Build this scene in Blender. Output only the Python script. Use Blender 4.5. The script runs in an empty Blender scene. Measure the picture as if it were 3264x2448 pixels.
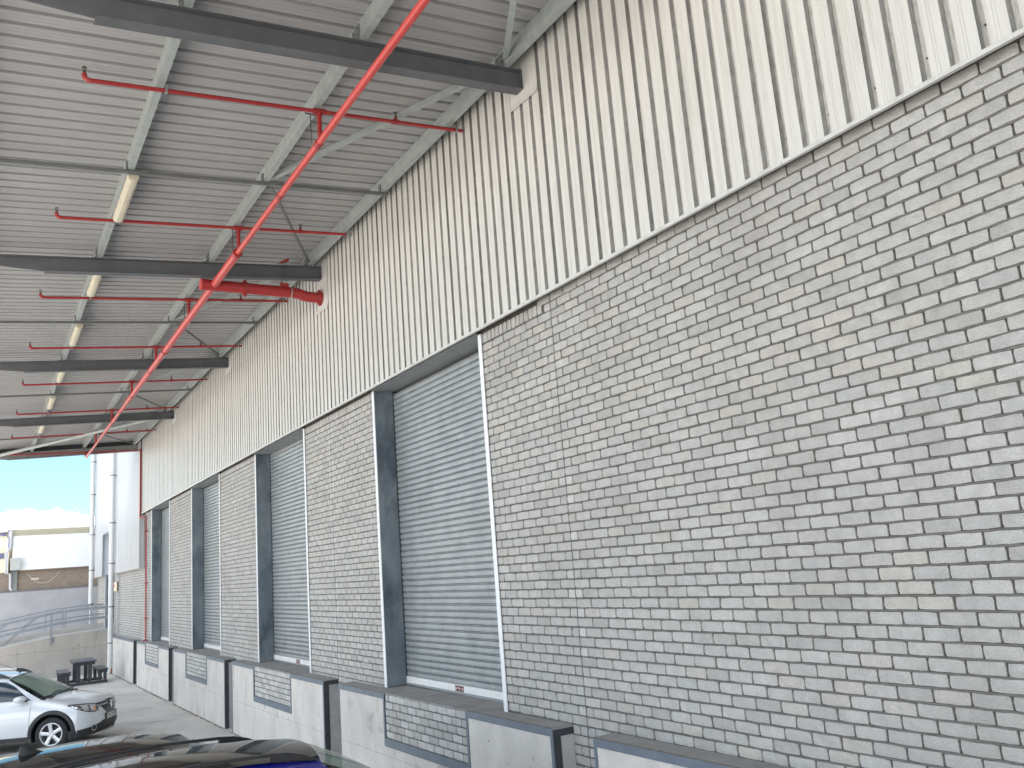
import bpy, bmesh, math, random
import numpy as np
from mathutils import Vector, Matrix

random.seed(7)
rng = np.random.default_rng(7)
S = bpy.context.scene
COL = S.collection
R = math.radians

# ------------------------------------------------------------------ camera
EYE = 2.8                      # eye height; every z measured from the eye is shifted by this
cam_d = bpy.data.cameras.new('camera')
cam = bpy.data.objects.new('camera', cam_d)
COL.objects.link(cam)
cam_d.sensor_width = 36.0
cam_d.lens = 30.538
cam_d.clip_start = 0.05
cam_d.clip_end = 3000


def cam_axes(yaw, pitch, roll):
    f = Vector((math.sin(yaw) * math.cos(pitch), math.cos(yaw) * math.cos(pitch), math.sin(pitch)))
    r = Vector((math.cos(yaw), -math.sin(yaw), 0))
    u = r.cross(f)
    c, s = math.cos(roll), math.sin(roll)
    return r * c + u * s, -r * s + u * c, f


_r, _u, _f = cam_axes(.554327585, .200276103, -.0781782402)
m = Matrix((( _r.x, _u.x, -_f.x, -4.62898567), (_r.y, _u.y, -_f.y, 0), (_r.z, _u.z, -_f.z, EYE), (0, 0, 0, 1)))
cam.matrix_world = m
S.camera = cam

# ------------------------------------------------------------------ sky, sun, exposure
SUN = Vector((.225, -.37, .906)).normalized()
elev = math.asin(SUN.z)
azim = math.atan2(SUN.x, SUN.y)
W = bpy.data.worlds.new('World')
S.world = W
W.use_nodes = True
nt = W.node_tree
nt.nodes.clear()
N = nt.nodes.new
out = N('ShaderNodeOutputWorld')
bg = N('ShaderNodeBackground')
bg.inputs['Strength'].default_value = 0.075
sky = N('ShaderNodeTexSky')
sky.sky_type = 'NISHITA'
sky.sun_disc = False
sky.sun_elevation = elev
sky.sun_rotation = azim
sky.air_density = 1.0
sky.dust_density = 1.2
tc = N('ShaderNodeTexCoord')
sep = N('ShaderNodeSeparateXYZ')
nt.links.new(tc.outputs['Generated'], sep.inputs[0])
noi = N('ShaderNodeTexNoise')
noi.inputs['Scale'].default_value = 5.0
noi.inputs['Detail'].default_value = 8.0
noi.inputs['Roughness'].default_value = .6
mp = N('ShaderNodeMapping')
mp.inputs['Scale'].default_value = (1, 1, 3.0)
nt.links.new(tc.outputs['Generated'], mp.inputs[0])
nt.links.new(mp.outputs[0], noi.inputs['Vector'])
# a bank of cloud low over the horizon, thinning upwards
ma = N('ShaderNodeMath'); ma.operation = 'MULTIPLY_ADD'
nt.links.new(sep.outputs['Z'], ma.inputs[0]); ma.inputs[1].default_value = -5.0; ma.inputs[2].default_value = .66
mb_ = N('ShaderNodeMath'); mb_.operation = 'ADD'
nt.links.new(ma.outputs[0], mb_.inputs[0]); nt.links.new(noi.outputs['Fac'], mb_.inputs[1])
ramp = N('ShaderNodeValToRGB')
ramp.color_ramp.elements[0].position = .70
ramp.color_ramp.elements[1].position = .80
nt.links.new(mb_.outputs[0], ramp.inputs[0])
mix = N('ShaderNodeMix'); mix.data_type = 'RGBA'
# unseen scattered cloud higher up, added to lift the fill light
noi2 = N('ShaderNodeTexNoise'); noi2.inputs['Scale'].default_value = 2.6; noi2.inputs['Detail'].default_value = 7; noi2.inputs['Roughness'].default_value = .55
nt.links.new(tc.outputs['Generated'], noi2.inputs['Vector'])
r2 = N('ShaderNodeValToRGB'); r2.color_ramp.elements[0].position = .47; r2.color_ramp.elements[1].position = .62
nt.links.new(noi2.outputs['Fac'], r2.inputs[0])
zr = N('ShaderNodeMapRange'); zr.inputs['From Min'].default_value = .20; zr.inputs['From Max'].default_value = .34
nt.links.new(sep.outputs['Z'], zr.inputs['Value'])
m1 = N('ShaderNodeMath'); m1.operation = 'MULTIPLY'
nt.links.new(r2.outputs[0], m1.inputs[0]); nt.links.new(zr.outputs[0], m1.inputs[1])
mxm = N('ShaderNodeMath'); mxm.operation = 'MAXIMUM'
nt.links.new(ramp.outputs[0], mxm.inputs[0]); nt.links.new(m1.outputs[0], mxm.inputs[1])
nt.links.new(mxm.outputs[0], mix.inputs['Factor'])
deep = N('ShaderNodeMix'); deep.data_type = 'RGBA'; deep.blend_type = 'MULTIPLY'; deep.inputs['Factor'].default_value = 1
deep.inputs['B'].default_value = (.62, .84, .84, 1)      # a clear, deeper blue than the default air
nt.links.new(sky.outputs[0], deep.inputs['A'])
nt.links.new(deep.outputs['Result'], mix.inputs['A'])
mix.inputs['B'].default_value = (17, 17.2, 17.6, 1)
nt.links.new(mix.outputs['Result'], bg.inputs['Color'])
nt.links.new(bg.outputs[0], out.inputs[0])

sl = bpy.data.lights.new('sun', 'SUN')
sl.energy = 3.2
sl.angle = R(.5)
sl.color = (1, .95, .88)
so = bpy.data.objects.new('sun', sl)
COL.objects.link(so)
so.rotation_euler = SUN.to_track_quat('Z', 'Y').to_euler()
so.location = (0, 0, 40)

S.view_settings.view_transform = 'Standard'
S.view_settings.look = 'None'
S.view_settings.exposure = 2.03
S.view_settings.gamma = 1
S.view_settings.use_curve_mapping = False
S.render.engine = 'CYCLES'
S.cycles.max_bounces = 10
S.cycles.diffuse_bounces = 6
S.cycles.glossy_bounces = 4
S.cycles.use_denoising = True

# ------------------------------------------------------------------ helpers
WL = {}                         # world location of every root / part


class MB:
    def __init__(s):
        s.v = []; s.f = []; s.m = []; s.cur = 0

    def quad(s, *p):
        i = len(s.v); s.v += [tuple(q) for q in p]; s.f.append(tuple(range(i, i + len(p)))); s.m.append(s.cur)

    def hexa(s, P):
        i = len(s.v); s.v += [tuple(p) for p in P]
        for q in ((0, 3, 2, 1), (4, 5, 6, 7), (0, 1, 5, 4), (1, 2, 6, 5), (2, 3, 7, 6), (3, 0, 4, 7)):
            s.f.append(tuple(i + a for a in q)); s.m.append(s.cur)

    def box(s, x0, x1, y0, y1, z0, z1):
        s.hexa([(x0, y0, z0), (x1, y0, z0), (x1, y1, z0), (x0, y1, z0), (x0, y0, z1), (x1, y0, z1), (x1, y1, z1), (x0, y1, z1)])

    def bar(s, a, b, w, h, up=(0, 0, 1)):
        a = Vector(a); b = Vector(b); d = (b - a).normalized(); u = Vector(up)
        sd = d.cross(u)
        if sd.length < 1e-4: sd = d.cross(Vector((0, 1, 0)))
        sd.normalize(); uu = sd.cross(d).normalized()
        sd *= w / 2; uu *= h / 2
        s.hexa([a - sd - uu, a + sd - uu, b + sd - uu, b - sd - uu, a - sd + uu, a + sd + uu, b + sd + uu, b - sd + uu])

    def tube(s, pts, r, n=10, caps=True):
        pts = [Vector(p) for p in pts]
        if not isinstance(r, (list, tuple)): r = [r] * len(pts)
        i0 = len(s.v); prev = None
        for k, p in enumerate(pts):
            d = (pts[min(k + 1, len(pts) - 1)] - pts[max(k - 1, 0)]).normalized()
            if prev is None:
                a = d.cross(Vector((0, 0, 1)))
                if a.length < 1e-3: a = d.cross(Vector((0, 1, 0)))
            else:
                a = prev - d * prev.dot(d)
            a.normalize(); prev = a; b = d.cross(a)
            for j in range(n):
                t = 2 * math.pi * j / n
                s.v.append(tuple(p + (a * math.cos(t) + b * math.sin(t)) * r[k]))
        for k in range(len(pts) - 1):
            for j in range(n):
                a0 = i0 + k * n + j; a1 = i0 + k * n + (j + 1) % n
                s.f.append((a0, a1, a1 + n, a0 + n)); s.m.append(s.cur)
        if caps:
            s.f.append(tuple(i0 + j for j in range(n))[::-1]); s.m.append(s.cur)
            e = i0 + (len(pts) - 1) * n
            s.f.append(tuple(e + j for j in range(n))); s.m.append(s.cur)

    def grid(s, P, flip=False):
        P = np.asarray(P, float); a, b = P.shape[:2]; i = len(s.v)
        s.v += [tuple(p) for p in P.reshape(-1, 3)]
        for r_ in range(a - 1):
            for c in range(b - 1):
                q = (i + r_ * b + c, i + r_ * b + c + 1, i + (r_ + 1) * b + c + 1, i + (r_ + 1) * b + c)
                s.f.append(q[::-1] if flip else q); s.m.append(s.cur)

    def build(s, name, mats, parent=None, org=None, smooth=False, local=False):
        if not isinstance(mats, (list, tuple)): mats = [mats]
        if org is None: org = WL[parent] if parent is not None and not local else Vector((0, 0, 0))
        org = Vector(org)
        V = np.array(s.v, float) - np.array(org)
        me = bpy.data.meshes.new(name)
        me.from_pydata(V.tolist(), [], s.f)
        for mm in mats: me.materials.append(mm)
        if len(mats) > 1: me.polygons.foreach_set('material_index', s.m)
        if smooth: me.polygons.foreach_set('use_smooth', [True] * len(me.polygons))
        me.update()
        return place(name, me, parent, org, local)


def place(name, me, parent, org, local=False):
    o = bpy.data.objects.new(name, me)
    COL.objects.link(o)
    org = Vector(org)
    if parent is not None:
        o.parent = parent
        o.location = org if local else org - WL[parent]
    else:
        o.location = org
    WL[o] = org
    return o


def thing(name, label, cat, loc, group=None, rz=0):
    o = bpy.data.objects.new(name, None)
    COL.objects.link(o)
    o.empty_display_size = .2
    o.location = loc; o.rotation_euler = (0, 0, rz)
    WL[o] = Vector(loc)
    o['label'] = label; o['category'] = cat
    if group: o['group'] = group
    return o


def tag(o, label, cat, group=None):
    o['label'] = label; o['category'] = cat
    if group: o['group'] = group
    return o


def smooth_angle(o, deg=40):
    me = o.data
    me.polygons.foreach_set('use_smooth', [True] * len(me.polygons))
    try:
        me.set_sharp_from_angle(angle=R(deg))
    except Exception:
        pass


def Z(z): return z + EYE
def gz(y): return -.0054 * y
def ledge(y): return Z(-1.452 - .0045 * y)


# ------------------------------------------------------------------ materials
def mat(name, c1, c2=None, scale=6, rough=.6, bump=0, bscale=60, metal=0, detail=6, stretch=(1, 1, 1), lo=.35, hi=.65,
        fine=0, fscale=150, coat=0, spec=.5, rvar=0):
    M = bpy.data.materials.new(name); M.use_nodes = True
    t = M.node_tree; B = t.nodes['Principled BSDF']
    B.inputs['Roughness'].default_value = rough
    B.inputs['Metallic'].default_value = metal
    B.inputs['Specular IOR Level'].default_value = spec
    B.inputs['Coat Weight'].default_value = coat
    B.inputs['Coat Roughness'].default_value = .04
    B.inputs['Base Color'].default_value = (*c1, 1)
    if c2 is None and not bump and not fine: return M
    g = t.nodes.new('ShaderNodeNewGeometry')
    mpn = t.nodes.new('ShaderNodeMapping'); mpn.inputs['Scale'].default_value = stretch
    t.links.new(g.outputs['Position'], mpn.inputs[0])
    last = None
    if c2 is not None:
        n = t.nodes.new('ShaderNodeTexNoise'); n.inputs['Scale'].default_value = scale; n.inputs['Detail'].default_value = detail
        n.inputs['Roughness'].default_value = .65
        t.links.new(mpn.outputs[0], n.inputs['Vector'])
        mr = t.nodes.new('ShaderNodeMapRange'); mr.inputs['From Min'].default_value = lo; mr.inputs['From Max'].default_value = hi
        t.links.new(n.outputs['Fac'], mr.inputs['Value'])
        mx = t.nodes.new('ShaderNodeMix'); mx.data_type = 'RGBA'
        mx.inputs['A'].default_value = (*c1, 1); mx.inputs['B'].default_value = (*c2, 1)
        t.links.new(mr.outputs[0], mx.inputs['Factor'])
        last = mx.outputs['Result']
        if rvar:
            m2 = t.nodes.new('ShaderNodeMapRange'); m2.inputs['To Min'].default_value = rough - rvar; m2.inputs['To Max'].default_value = rough + rvar
            t.links.new(n.outputs['Fac'], m2.inputs['Value']); t.links.new(m2.outputs[0], B.inputs['Roughness'])
    if fine:
        n2 = t.nodes.new('ShaderNodeTexNoise'); n2.inputs['Scale'].default_value = fscale; n2.inputs['Detail'].default_value = 4
        n2.inputs['Roughness'].default_value = .8
        t.links.new(g.outputs['Position'], n2.inputs['Vector'])
        mr2 = t.nodes.new('ShaderNodeMapRange'); mr2.inputs['From Min'].default_value = .3; mr2.inputs['From Max'].default_value = .7
        mr2.inputs['To Min'].default_value = 1 - fine; mr2.inputs['To Max'].default_value = 1 + fine
        t.links.new(n2.outputs['Fac'], mr2.inputs['Value'])
        mm = t.nodes.new('ShaderNodeMix'); mm.data_type = 'RGBA'; mm.blend_type = 'MULTIPLY'; mm.inputs['Factor'].default_value = 1
        if last is None: mm.inputs['A'].default_value = (*c1, 1)
        else: t.links.new(last, mm.inputs['A'])
        t.links.new(mr2.outputs[0], mm.inputs['B'])
        last = mm.outputs['Result']
    if last is not None: t.links.new(last, B.inputs['Base Color'])
    if bump:
        n3 = t.nodes.new('ShaderNodeTexNoise'); n3.inputs['Scale'].default_value = bscale; n3.inputs['Detail'].default_value = 5
        t.links.new(mpn.outputs[0], n3.inputs['Vector'])
        b = t.nodes.new('ShaderNodeBump'); b.inputs['Strength'].default_value = bump; b.inputs['Distance'].default_value = .01
        t.links.new(n3.outputs['Fac'], b.inputs['Height']); t.links.new(b.outputs[0], B.inputs['Normal'])
    return M


def brickmat(name, c):
    k = tuple(v * .84 for v in c)
    M = mat(name, c, k, scale=9, rough=.92, bump=.8, bscale=150, fine=.34, fscale=210, spec=.2)
    t = M.node_tree; B = t.nodes['Principled BSDF']
    src = B.inputs['Base Color'].links[0].from_socket
    g = t.nodes.new('ShaderNodeNewGeometry')
    vo = t.nodes.new('ShaderNodeTexVoronoi'); vo.inputs['Scale'].default_value = 85
    t.links.new(g.outputs['Position'], vo.inputs['Vector'])
    mr = t.nodes.new('ShaderNodeMapRange'); mr.inputs['From Min'].default_value = .16; mr.inputs['From Max'].default_value = .24
    mr.inputs['To Min'].default_value = .55; mr.inputs['To Max'].default_value = 0
    t.links.new(vo.outputs['Distance'], mr.inputs['Value'])
    # only some of the cells carry a pale stone
    gt = t.nodes.new('ShaderNodeMath'); gt.operation = 'GREATER_THAN'; gt.inputs[1].default_value = .62
    sp = t.nodes.new('ShaderNodeSeparateColor'); t.links.new(vo.outputs['Color'], sp.inputs[0]); t.links.new(sp.outputs[0], gt.inputs[0])
    mu = t.nodes.new('ShaderNodeMath'); mu.operation = 'MULTIPLY'
    t.links.new(mr.outputs[0], mu.inputs[0]); t.links.new(gt.outputs[0], mu.inputs[1])
    mx = t.nodes.new('ShaderNodeMix'); mx.data_type = 'RGBA'; mx.inputs['B'].default_value = (.62, .61, .58, 1)
    t.links.new(mu.outputs[0], mx.inputs['Factor']); t.links.new(src, mx.inputs['A'])
    t.links.new(mx.outputs['Result'], B.inputs['Base Color'])
    return M


TONES = [brickmat('brick_mid', (.48, .468, .445)), brickmat('brick_light', (.515, .503, .48)), brickmat('brick_dark', (.435, .424, .404)),
         brickmat('brick_warm', (.505, .48, .44)), brickmat('brick_cool', (.465, .458, .44)), brickmat('brick_pale', (.57, .562, .54))]
M_MORTAR = mat('mortar', (.075, .068, .060), (.11, .10, .09), scale=7, rough=.95, bump=.4, bscale=200, fine=.15)
M_BED = mat('bed_mortar', (.125, .115, .105), (.18, .168, .155), scale=6, rough=.95, bump=.5, bscale=160, fine=.25)
M_SEAL = mat('joint_sealant', (.14, .133, .125), (.20, .19, .18), scale=20, rough=.8)
M_CLAD = mat('cream_cladding', (.61, .60, .565), (.50, .485, .45), scale=3.0, rough=.42, stretch=(6, 6, .35), lo=.42, hi=.85, fine=.035, fscale=90)
M_CLADSHADEDIRT = mat('cladding_web_shade_dirt', (.33, .325, .315), (.23, .225, .215), scale=14, rough=.55, stretch=(3, 3, .8), lo=.40, hi=.62, fine=.12, fscale=160)  # rib webs: shade painted in as darker grey, with some dirt
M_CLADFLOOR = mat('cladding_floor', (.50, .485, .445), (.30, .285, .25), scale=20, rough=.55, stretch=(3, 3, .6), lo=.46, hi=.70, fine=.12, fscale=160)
M_SCREW = mat('screw', (.06, .06, .06), rough=.5)
M_FLASH = mat('flashing', (.56, .555, .535), (.42, .41, .39), scale=9, rough=.45, lo=.45, hi=.8)
M_ROOF = mat('roof_underside', (.385, .38, .378), (.325, .32, .318), scale=2.2, rough=.5, stretch=(.5, 6, 1), lo=.3, hi=.7, fine=.05, fscale=60)
M_BEAM = mat('beam_paint', (.115, .122, .130), (.095, .100, .108), scale=4, rough=.55, fine=.06)
M_BEAMLIT = mat('beam_paint_lit', (.24, .24, .235), (.20, .20, .197), scale=4, rough=.55)  # last beam: light from the ground put into a paler paint
M_GALV = mat('galvanised', (.385, .415, .40), (.30, .33, .32), scale=9, rough=.5, metal=.15, fine=.08, fscale=60)
M_STRUT = mat('strut_steel', (.155, .165, .16), (.12, .13, .125), scale=9, rough=.55)
M_RED = mat('red_pipe', (.36, .028, .028), (.28, .024, .024), scale=12, rough=.38, lo=.4, hi=.75)  # darker than the main: the branches' weaker light is in the colour
M_REDMAIN = mat('red_main', (.52, .058, .05), (.43, .042, .038), scale=10, rough=.36, lo=.4, hi=.75)
M_REDDK = mat('red_collar', (.34, .025, .022), (.26, .03, .028), scale=20, rough=.45)
M_BRASS = mat('sprinkler_brass', (.10, .095, .07), rough=.4, metal=.5)
M_ROD = mat('hanger_rod', (.10, .10, .10), rough=.5, metal=.4)
M_STRAP = mat('hanger_strap', (.33, .34, .33), rough=.5, metal=.3)
M_LAMPBODY = mat('lamp_body', (.42, .41, .37), rough=.5)
M_LAMP = mat('lamp_diffuser', (.58, .53, .40), (.50, .46, .35), scale=8, rough=.5)
M_JAMB = mat('door_frame_steel', (.13, .160, .185), (.23, .265, .285), scale=2.3, rough=.45, metal=.2, lo=.42, hi=.72, stretch=(1, 1, .55), fine=.08, fscale=80, rvar=.1)
M_SOFF = mat('soffit_steel', (.22, .235, .24), (.28, .295, .30), scale=3.5, rough=.5)
M_EDGE = mat('edge_trim_white', (.74, .75, .76), (.60, .62, .64), scale=8, rough=.5, lo=.45, hi=.8)
M_SLAT = mat('shutter_zinc', (.315, .335, .342), (.26, .278, .286), scale=5, rough=.42, metal=.25, fine=.06, fscale=120, rvar=.06)
M_SLOT = mat('guide_dark', (.03, .032, .035), rough=.7)
M_RAIL_W = mat('bottom_rail', (.72, .71, .70), (.58, .575, .57), scale=11, rough=.5, lo=.5, hi=.8)
M_LABEL = mat('label_maroon', (.09, .018, .018), rough=.5)
M_LABELW = mat('label_pale', (.62, .45, .43), rough=.5)
M_CONC = mat('dock_concrete', (.61, .575, .535), (.46, .43, .395), scale=1.7, rough=.9, bump=.22, bscale=35, lo=.40, hi=.78, fine=.09, fscale=40, stretch=(1, 1, .7))
def streaks(M, c, sc, stretch, lo, hi, amt):
    t = M.node_tree; B = t.nodes['Principled BSDF']; src = B.inputs['Base Color'].links[0].from_socket
    g = t.nodes.new('ShaderNodeNewGeometry'); mp_ = t.nodes.new('ShaderNodeMapping'); mp_.inputs['Scale'].default_value = stretch
    n = t.nodes.new('ShaderNodeTexNoise'); n.inputs['Scale'].default_value = sc; n.inputs['Detail'].default_value = 8; n.inputs['Roughness'].default_value = .6
    t.links.new(g.outputs['Position'], mp_.inputs[0]); t.links.new(mp_.outputs[0], n.inputs['Vector'])
    mr = t.nodes.new('ShaderNodeMapRange'); mr.inputs['From Min'].default_value = lo; mr.inputs['From Max'].default_value = hi; mr.inputs['To Max'].default_value = amt
    t.links.new(n.outputs['Fac'], mr.inputs['Value'])
    mx = t.nodes.new('ShaderNodeMix'); mx.data_type = 'RGBA'; mx.inputs['B'].default_value = (*c, 1)
    t.links.new(mr.outputs[0], mx.inputs['Factor']); t.links.new(src, mx.inputs['A']); t.links.new(mx.outputs['Result'], B.inputs['Base Color'])


M_LEDGE = mat('ledge_concrete', (.27, .255, .24), (.34, .325, .31), scale=3, rough=.95, bump=.2, bscale=60, fine=.1)
M_STEEL = mat('blue_grey_steel', (.125, .150, .185), (.165, .19, .22), scale=4, rough=.55, lo=.4, hi=.75, fine=.08)
M_RUST = mat('rusty_lip', (.10, .075, .06), (.16, .13, .11), scale=20, rough=.8)
M_RUBBER = mat('dark_edge', (.030, .033, .040), (.045, .048, .055), scale=8, rough=.6)
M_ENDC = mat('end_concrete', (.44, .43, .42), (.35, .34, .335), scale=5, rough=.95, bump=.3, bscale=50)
M_HOLE = mat('tie_hole', (.12, .115, .11), rough=.9)
M_FORM = mat('form_line', (.34, .325, .31), rough=.9)
M_WHITE = mat('white_cladding', (.50, .505, .52), (.43, .435, .445), scale=2, rough=.45, stretch=(4, 4, .3))
M_PIPEW = mat('white_pvc', (.60, .61, .61), (.52, .53, .53), scale=4, rough=.35, lo=.5, hi=.9)
M_WALLB = mat('plaster_wall', (.40, .39, .40), (.34, .33, .34), scale=1.0, rough=.9, fine=.04, bump=.1)
M_RAMP = mat('ramp_concrete', (.40, .375, .345), (.33, .31, .285), scale=1.2, rough=.9, lo=.35, hi=.7, fine=.06, bump=.15)
M_KERB = mat('kerb_concrete', (.44, .42, .395), (.38, .36, .34), scale=3, rough=.9)
M_BENCH = mat('recycled_plastic', (.040, .040, .048), (.055, .055, .065), scale=14, rough=.6)
M_BENCHTOP = mat('recycled_plastic_top', (.062, .060, .076), (.050, .050, .062), scale=14, rough=.5)


streaks(M_CONC, (.28, .26, .235), 2.2, (1, 1, .35), .50, .80, .30)
streaks(M_CONC, (.16, .145, .13), 2.2, (1, 1, 1.2), .60, .74, .55)
streaks(M_RAMP, (.22, .20, .18), 3, (1, 1, .2), .52, .75, .5)
streaks(M_JAMB, (.045, .06, .08), 2.0, (1, 1, .5), .50, .66, .75)
streaks(M_BEAM, (.07, .072, .075), 3, (1, .4, 1), .5, .75, .5)
for _m in TONES[:5]: streaks(_m, (.30, .285, .265), 1.1, (1, 1, .8), .50, .78, .55)
streaks(M_CLAD, (.34, .32, .285), 16, (1, 1, .05), .56, .80, .5)
streaks(M_SLAT, (.17, .185, .19), 2.5, (1, 1, .7), .50, .75, .45)


def facebrick():
    M = bpy.data.materials.new('face_brick'); M.use_nodes = True
    t = M.node_tree; B = t.nodes['Principled BSDF']; B.inputs['Roughness'].default_value = .95
    g = t.nodes.new('ShaderNodeNewGeometry'); mp_ = t.nodes.new('ShaderNodeMapping')
    mp_.inputs['Rotation'].default_value = (R(90), 0, 0)
    t.links.new(g.outputs['Position'], mp_.inputs[0])
    b = t.nodes.new('ShaderNodeTexBrick')
    b.inputs['Scale'].default_value = 1; b.inputs['Brick Width'].default_value = .23; b.inputs['Row Height'].default_value = .085
    b.inputs['Mortar Size'].default_value = .006
    b.inputs['Color1'].default_value = (.27, .205, .155, 1); b.inputs['Color2'].default_value = (.21, .165, .13, 1); b.inputs['Mortar'].default_value = (.30, .27, .23, 1)
    t.links.new(mp_.outputs[0], b.inputs['Vector'])
    t.links.new(b.outputs['Color'], B.inputs['Base Color'])
    return M


M_FACE = facebrick()


def groundmat():
    M = mat('yard_concrete', (.60, .565, .525), (.45, .42, .39), scale=.55, rough=.9, bump=.15, bscale=30, lo=.36, hi=.72, fine=.10, fscale=22)
    t = M.node_tree; B = t.nodes['Principled BSDF']
    src = B.inputs['Base Color'].links[0].from_socket
    g = t.nodes.new('ShaderNodeNewGeometry')
    n = t.nodes.new('ShaderNodeTexNoise'); n.inputs['Scale'].default_value = 1.4; n.inputs['Detail'].default_value = 9; n.inputs['Distortion'].default_value = .8
    mp_ = t.nodes.new('ShaderNodeMapping'); mp_.inputs['Scale'].default_value = (.7, 1.0, 1); mp_.inputs['Rotation'].default_value = (0, 0, R(25))
    t.links.new(g.outputs['Position'], mp_.inputs[0]); t.links.new(mp_.outputs[0], n.inputs['Vector'])
    mr = t.nodes.new('ShaderNodeMapRange'); mr.inputs['From Min'].default_value = .56; mr.inputs['From Max'].default_value = .74; mr.inputs['To Max'].default_value = .42
    t.links.new(n.outputs['Fac'], mr.inputs['Value'])
    mx = t.nodes.new('ShaderNodeMix'); mx.data_type = 'RGBA'; mx.inputs['B'].default_value = (.17, .15, .135, 1)
    t.links.new(mr.outputs[0], mx.inputs['Factor']); t.links.new(src, mx.inputs['A']); t.links.new(mx.outputs['Result'], B.inputs['Base Color'])
    return M


M_GROUND = groundmat()

# ------------------------------------------------------------------ the ground
gb = MB()
xs = [-600, -60, -14, -6, 0, .5, 60, 600]
ys = [-600, -60, -8, 10, 38, 60, 160, 900]
gb.grid([[(x, y, gz(max(-60, min(y, 60)))) for y in ys] for x in xs], flip=True)
o = gb.build('ground', M_GROUND)
o['kind'] = 'structure'

# ------------------------------------------------------------------ warehouse
wh = thing('warehouse', 'grey brick warehouse with four roller doors and cream ribbed cladding above them', 'building', (0, 10, 0))
H = .085; L = .22875
ZB0 = -.375                      # bed joint at eye height, from the eye
D0Y, DSP, DW = 8.096, 6.2179, 3.043
DOORS = [(D0Y + i * DSP, D0Y + i * DSP + DW) for i in range(4)]
LIPZ = 2.47                      # underside of cladding, from the eye


def brick_templates(n, length, height):
    """rough-faced brick, front towards -x, centre of front face at the origin; 4x3 front grid plus sides"""
    T = []
    for k in range(n):
        ny, nz = 6, 4
        ysg = np.linspace(-length / 2, length / 2, ny); zsg = np.linspace(-height / 2, height / 2, nz)
        P = np.zeros((nz, ny, 3))
        for a in range(nz):
            for b in range(ny):
                edge = a in (0, nz - 1) or b in (0, ny - 1)
                corner = a in (0, nz - 1) and b in (0, ny - 1)
                x = rng.normal(0, .0011)
                y, z = ysg[b], zsg[a]
                if edge:
                    x += .0015 + rng.uniform(0, .003)
                    if b in (0, ny - 1): y -= np.sign(y) * rng.uniform(0, .0032)
                    if a in (0, nz - 1): z -= np.sign(z) * rng.uniform(0, .0030)
                if corner:
                    x += rng.uniform(0, .004); y -= np.sign(y) * rng.uniform(0, .0035); z -= np.sign(z) * rng.uniform(0, .0025)
                P[a, b] = (x, y, z)
        V = [tuple(p) for p in P.reshape(-1, 3)]
        F = []
        for a in range(nz - 1):
            for b in range(ny - 1):
                i = a * ny + b
                F.append((i, i + ny, i + ny + 1, i + 1))
        ring = [(0, b) for b in range(ny)] + [(a, ny - 1) for a in range(1, nz)] + [(nz - 1, b) for b in range(ny - 2, -1, -1)] + [(a, 0) for a in range(nz - 2, 0, -1)]
        base = len(V)
        for (a, b) in ring:
            p = P[a, b]; V.append((.016, p[1], p[2]))
        m_ = len(ring)
        for q in range(m_):
            a0 = ring[q][0] * ny + ring[q][1]; a1 = ring[(q + 1) % m_][0] * ny + ring[(q + 1) % m_][1]
            F.append((a0, a1, base + (q + 1) % m_, base + q))
        T.append((np.array(V), F))
    return T


TPL = brick_templates(10, 1.0, 1.0)
# scale is applied per brick: the templates are unit sized in y and z, so jitter is scaled back
TPLS = {}


def tpl(k, ln, ht):
    key = (k, round(ln, 3), round(ht, 3))
    if key not in TPLS:
        st = rng.bit_generator.state
        TPLS[key] = brick_templates(1, ln, ht)[0]
    return TPLS[key]


MESHES = {}


def brick_mesh(k, ln, ht, tone):
    key = (k, round(ln, 3), round(ht, 3), tone)
    if key not in MESHES:
        V, F = tpl(k, ln, ht)
        me = bpy.data.meshes.new('brick'); me.from_pydata(V.tolist(), [], F); me.materials.append(TONES[tone]); me.update()
        MESHES[key] = me
    return MESHES[key]


def join_bricks(name, rows, parent, org):
    V = []; F = []; Mi = []; base = 0
    for (c, ln, ht, tone, k) in rows:
        v, f = tpl(k, ln, ht)
        V.append(v + np.array(c) - np.array(org)); F += [tuple(i + base for i in q) for q in f]; Mi += [tone] * len(f); base += len(v)
    me = bpy.data.meshes.new(name); me.from_pydata(np.concatenate(V).tolist(), [], F)
    for t_ in TONES: me.materials.append(t_)
    me.polygons.foreach_set('material_index', Mi); me.update()
    ob = place(name, me, parent, org)
    ob['kind'] = 'stuff'
    return ob


def tone_pick():
    return int(rng.choice(5, p=[.46, .20, .10, .10, .14]))


def project(p):
    d = Vector(p) - Vector((-4.62898567, 0, EYE))
    z = d.dot(_f)
    if z < .3: return None
    return d.dot(_r) / z * 2768.7, d.dot(_u) / z * 2768.7, z


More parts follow.
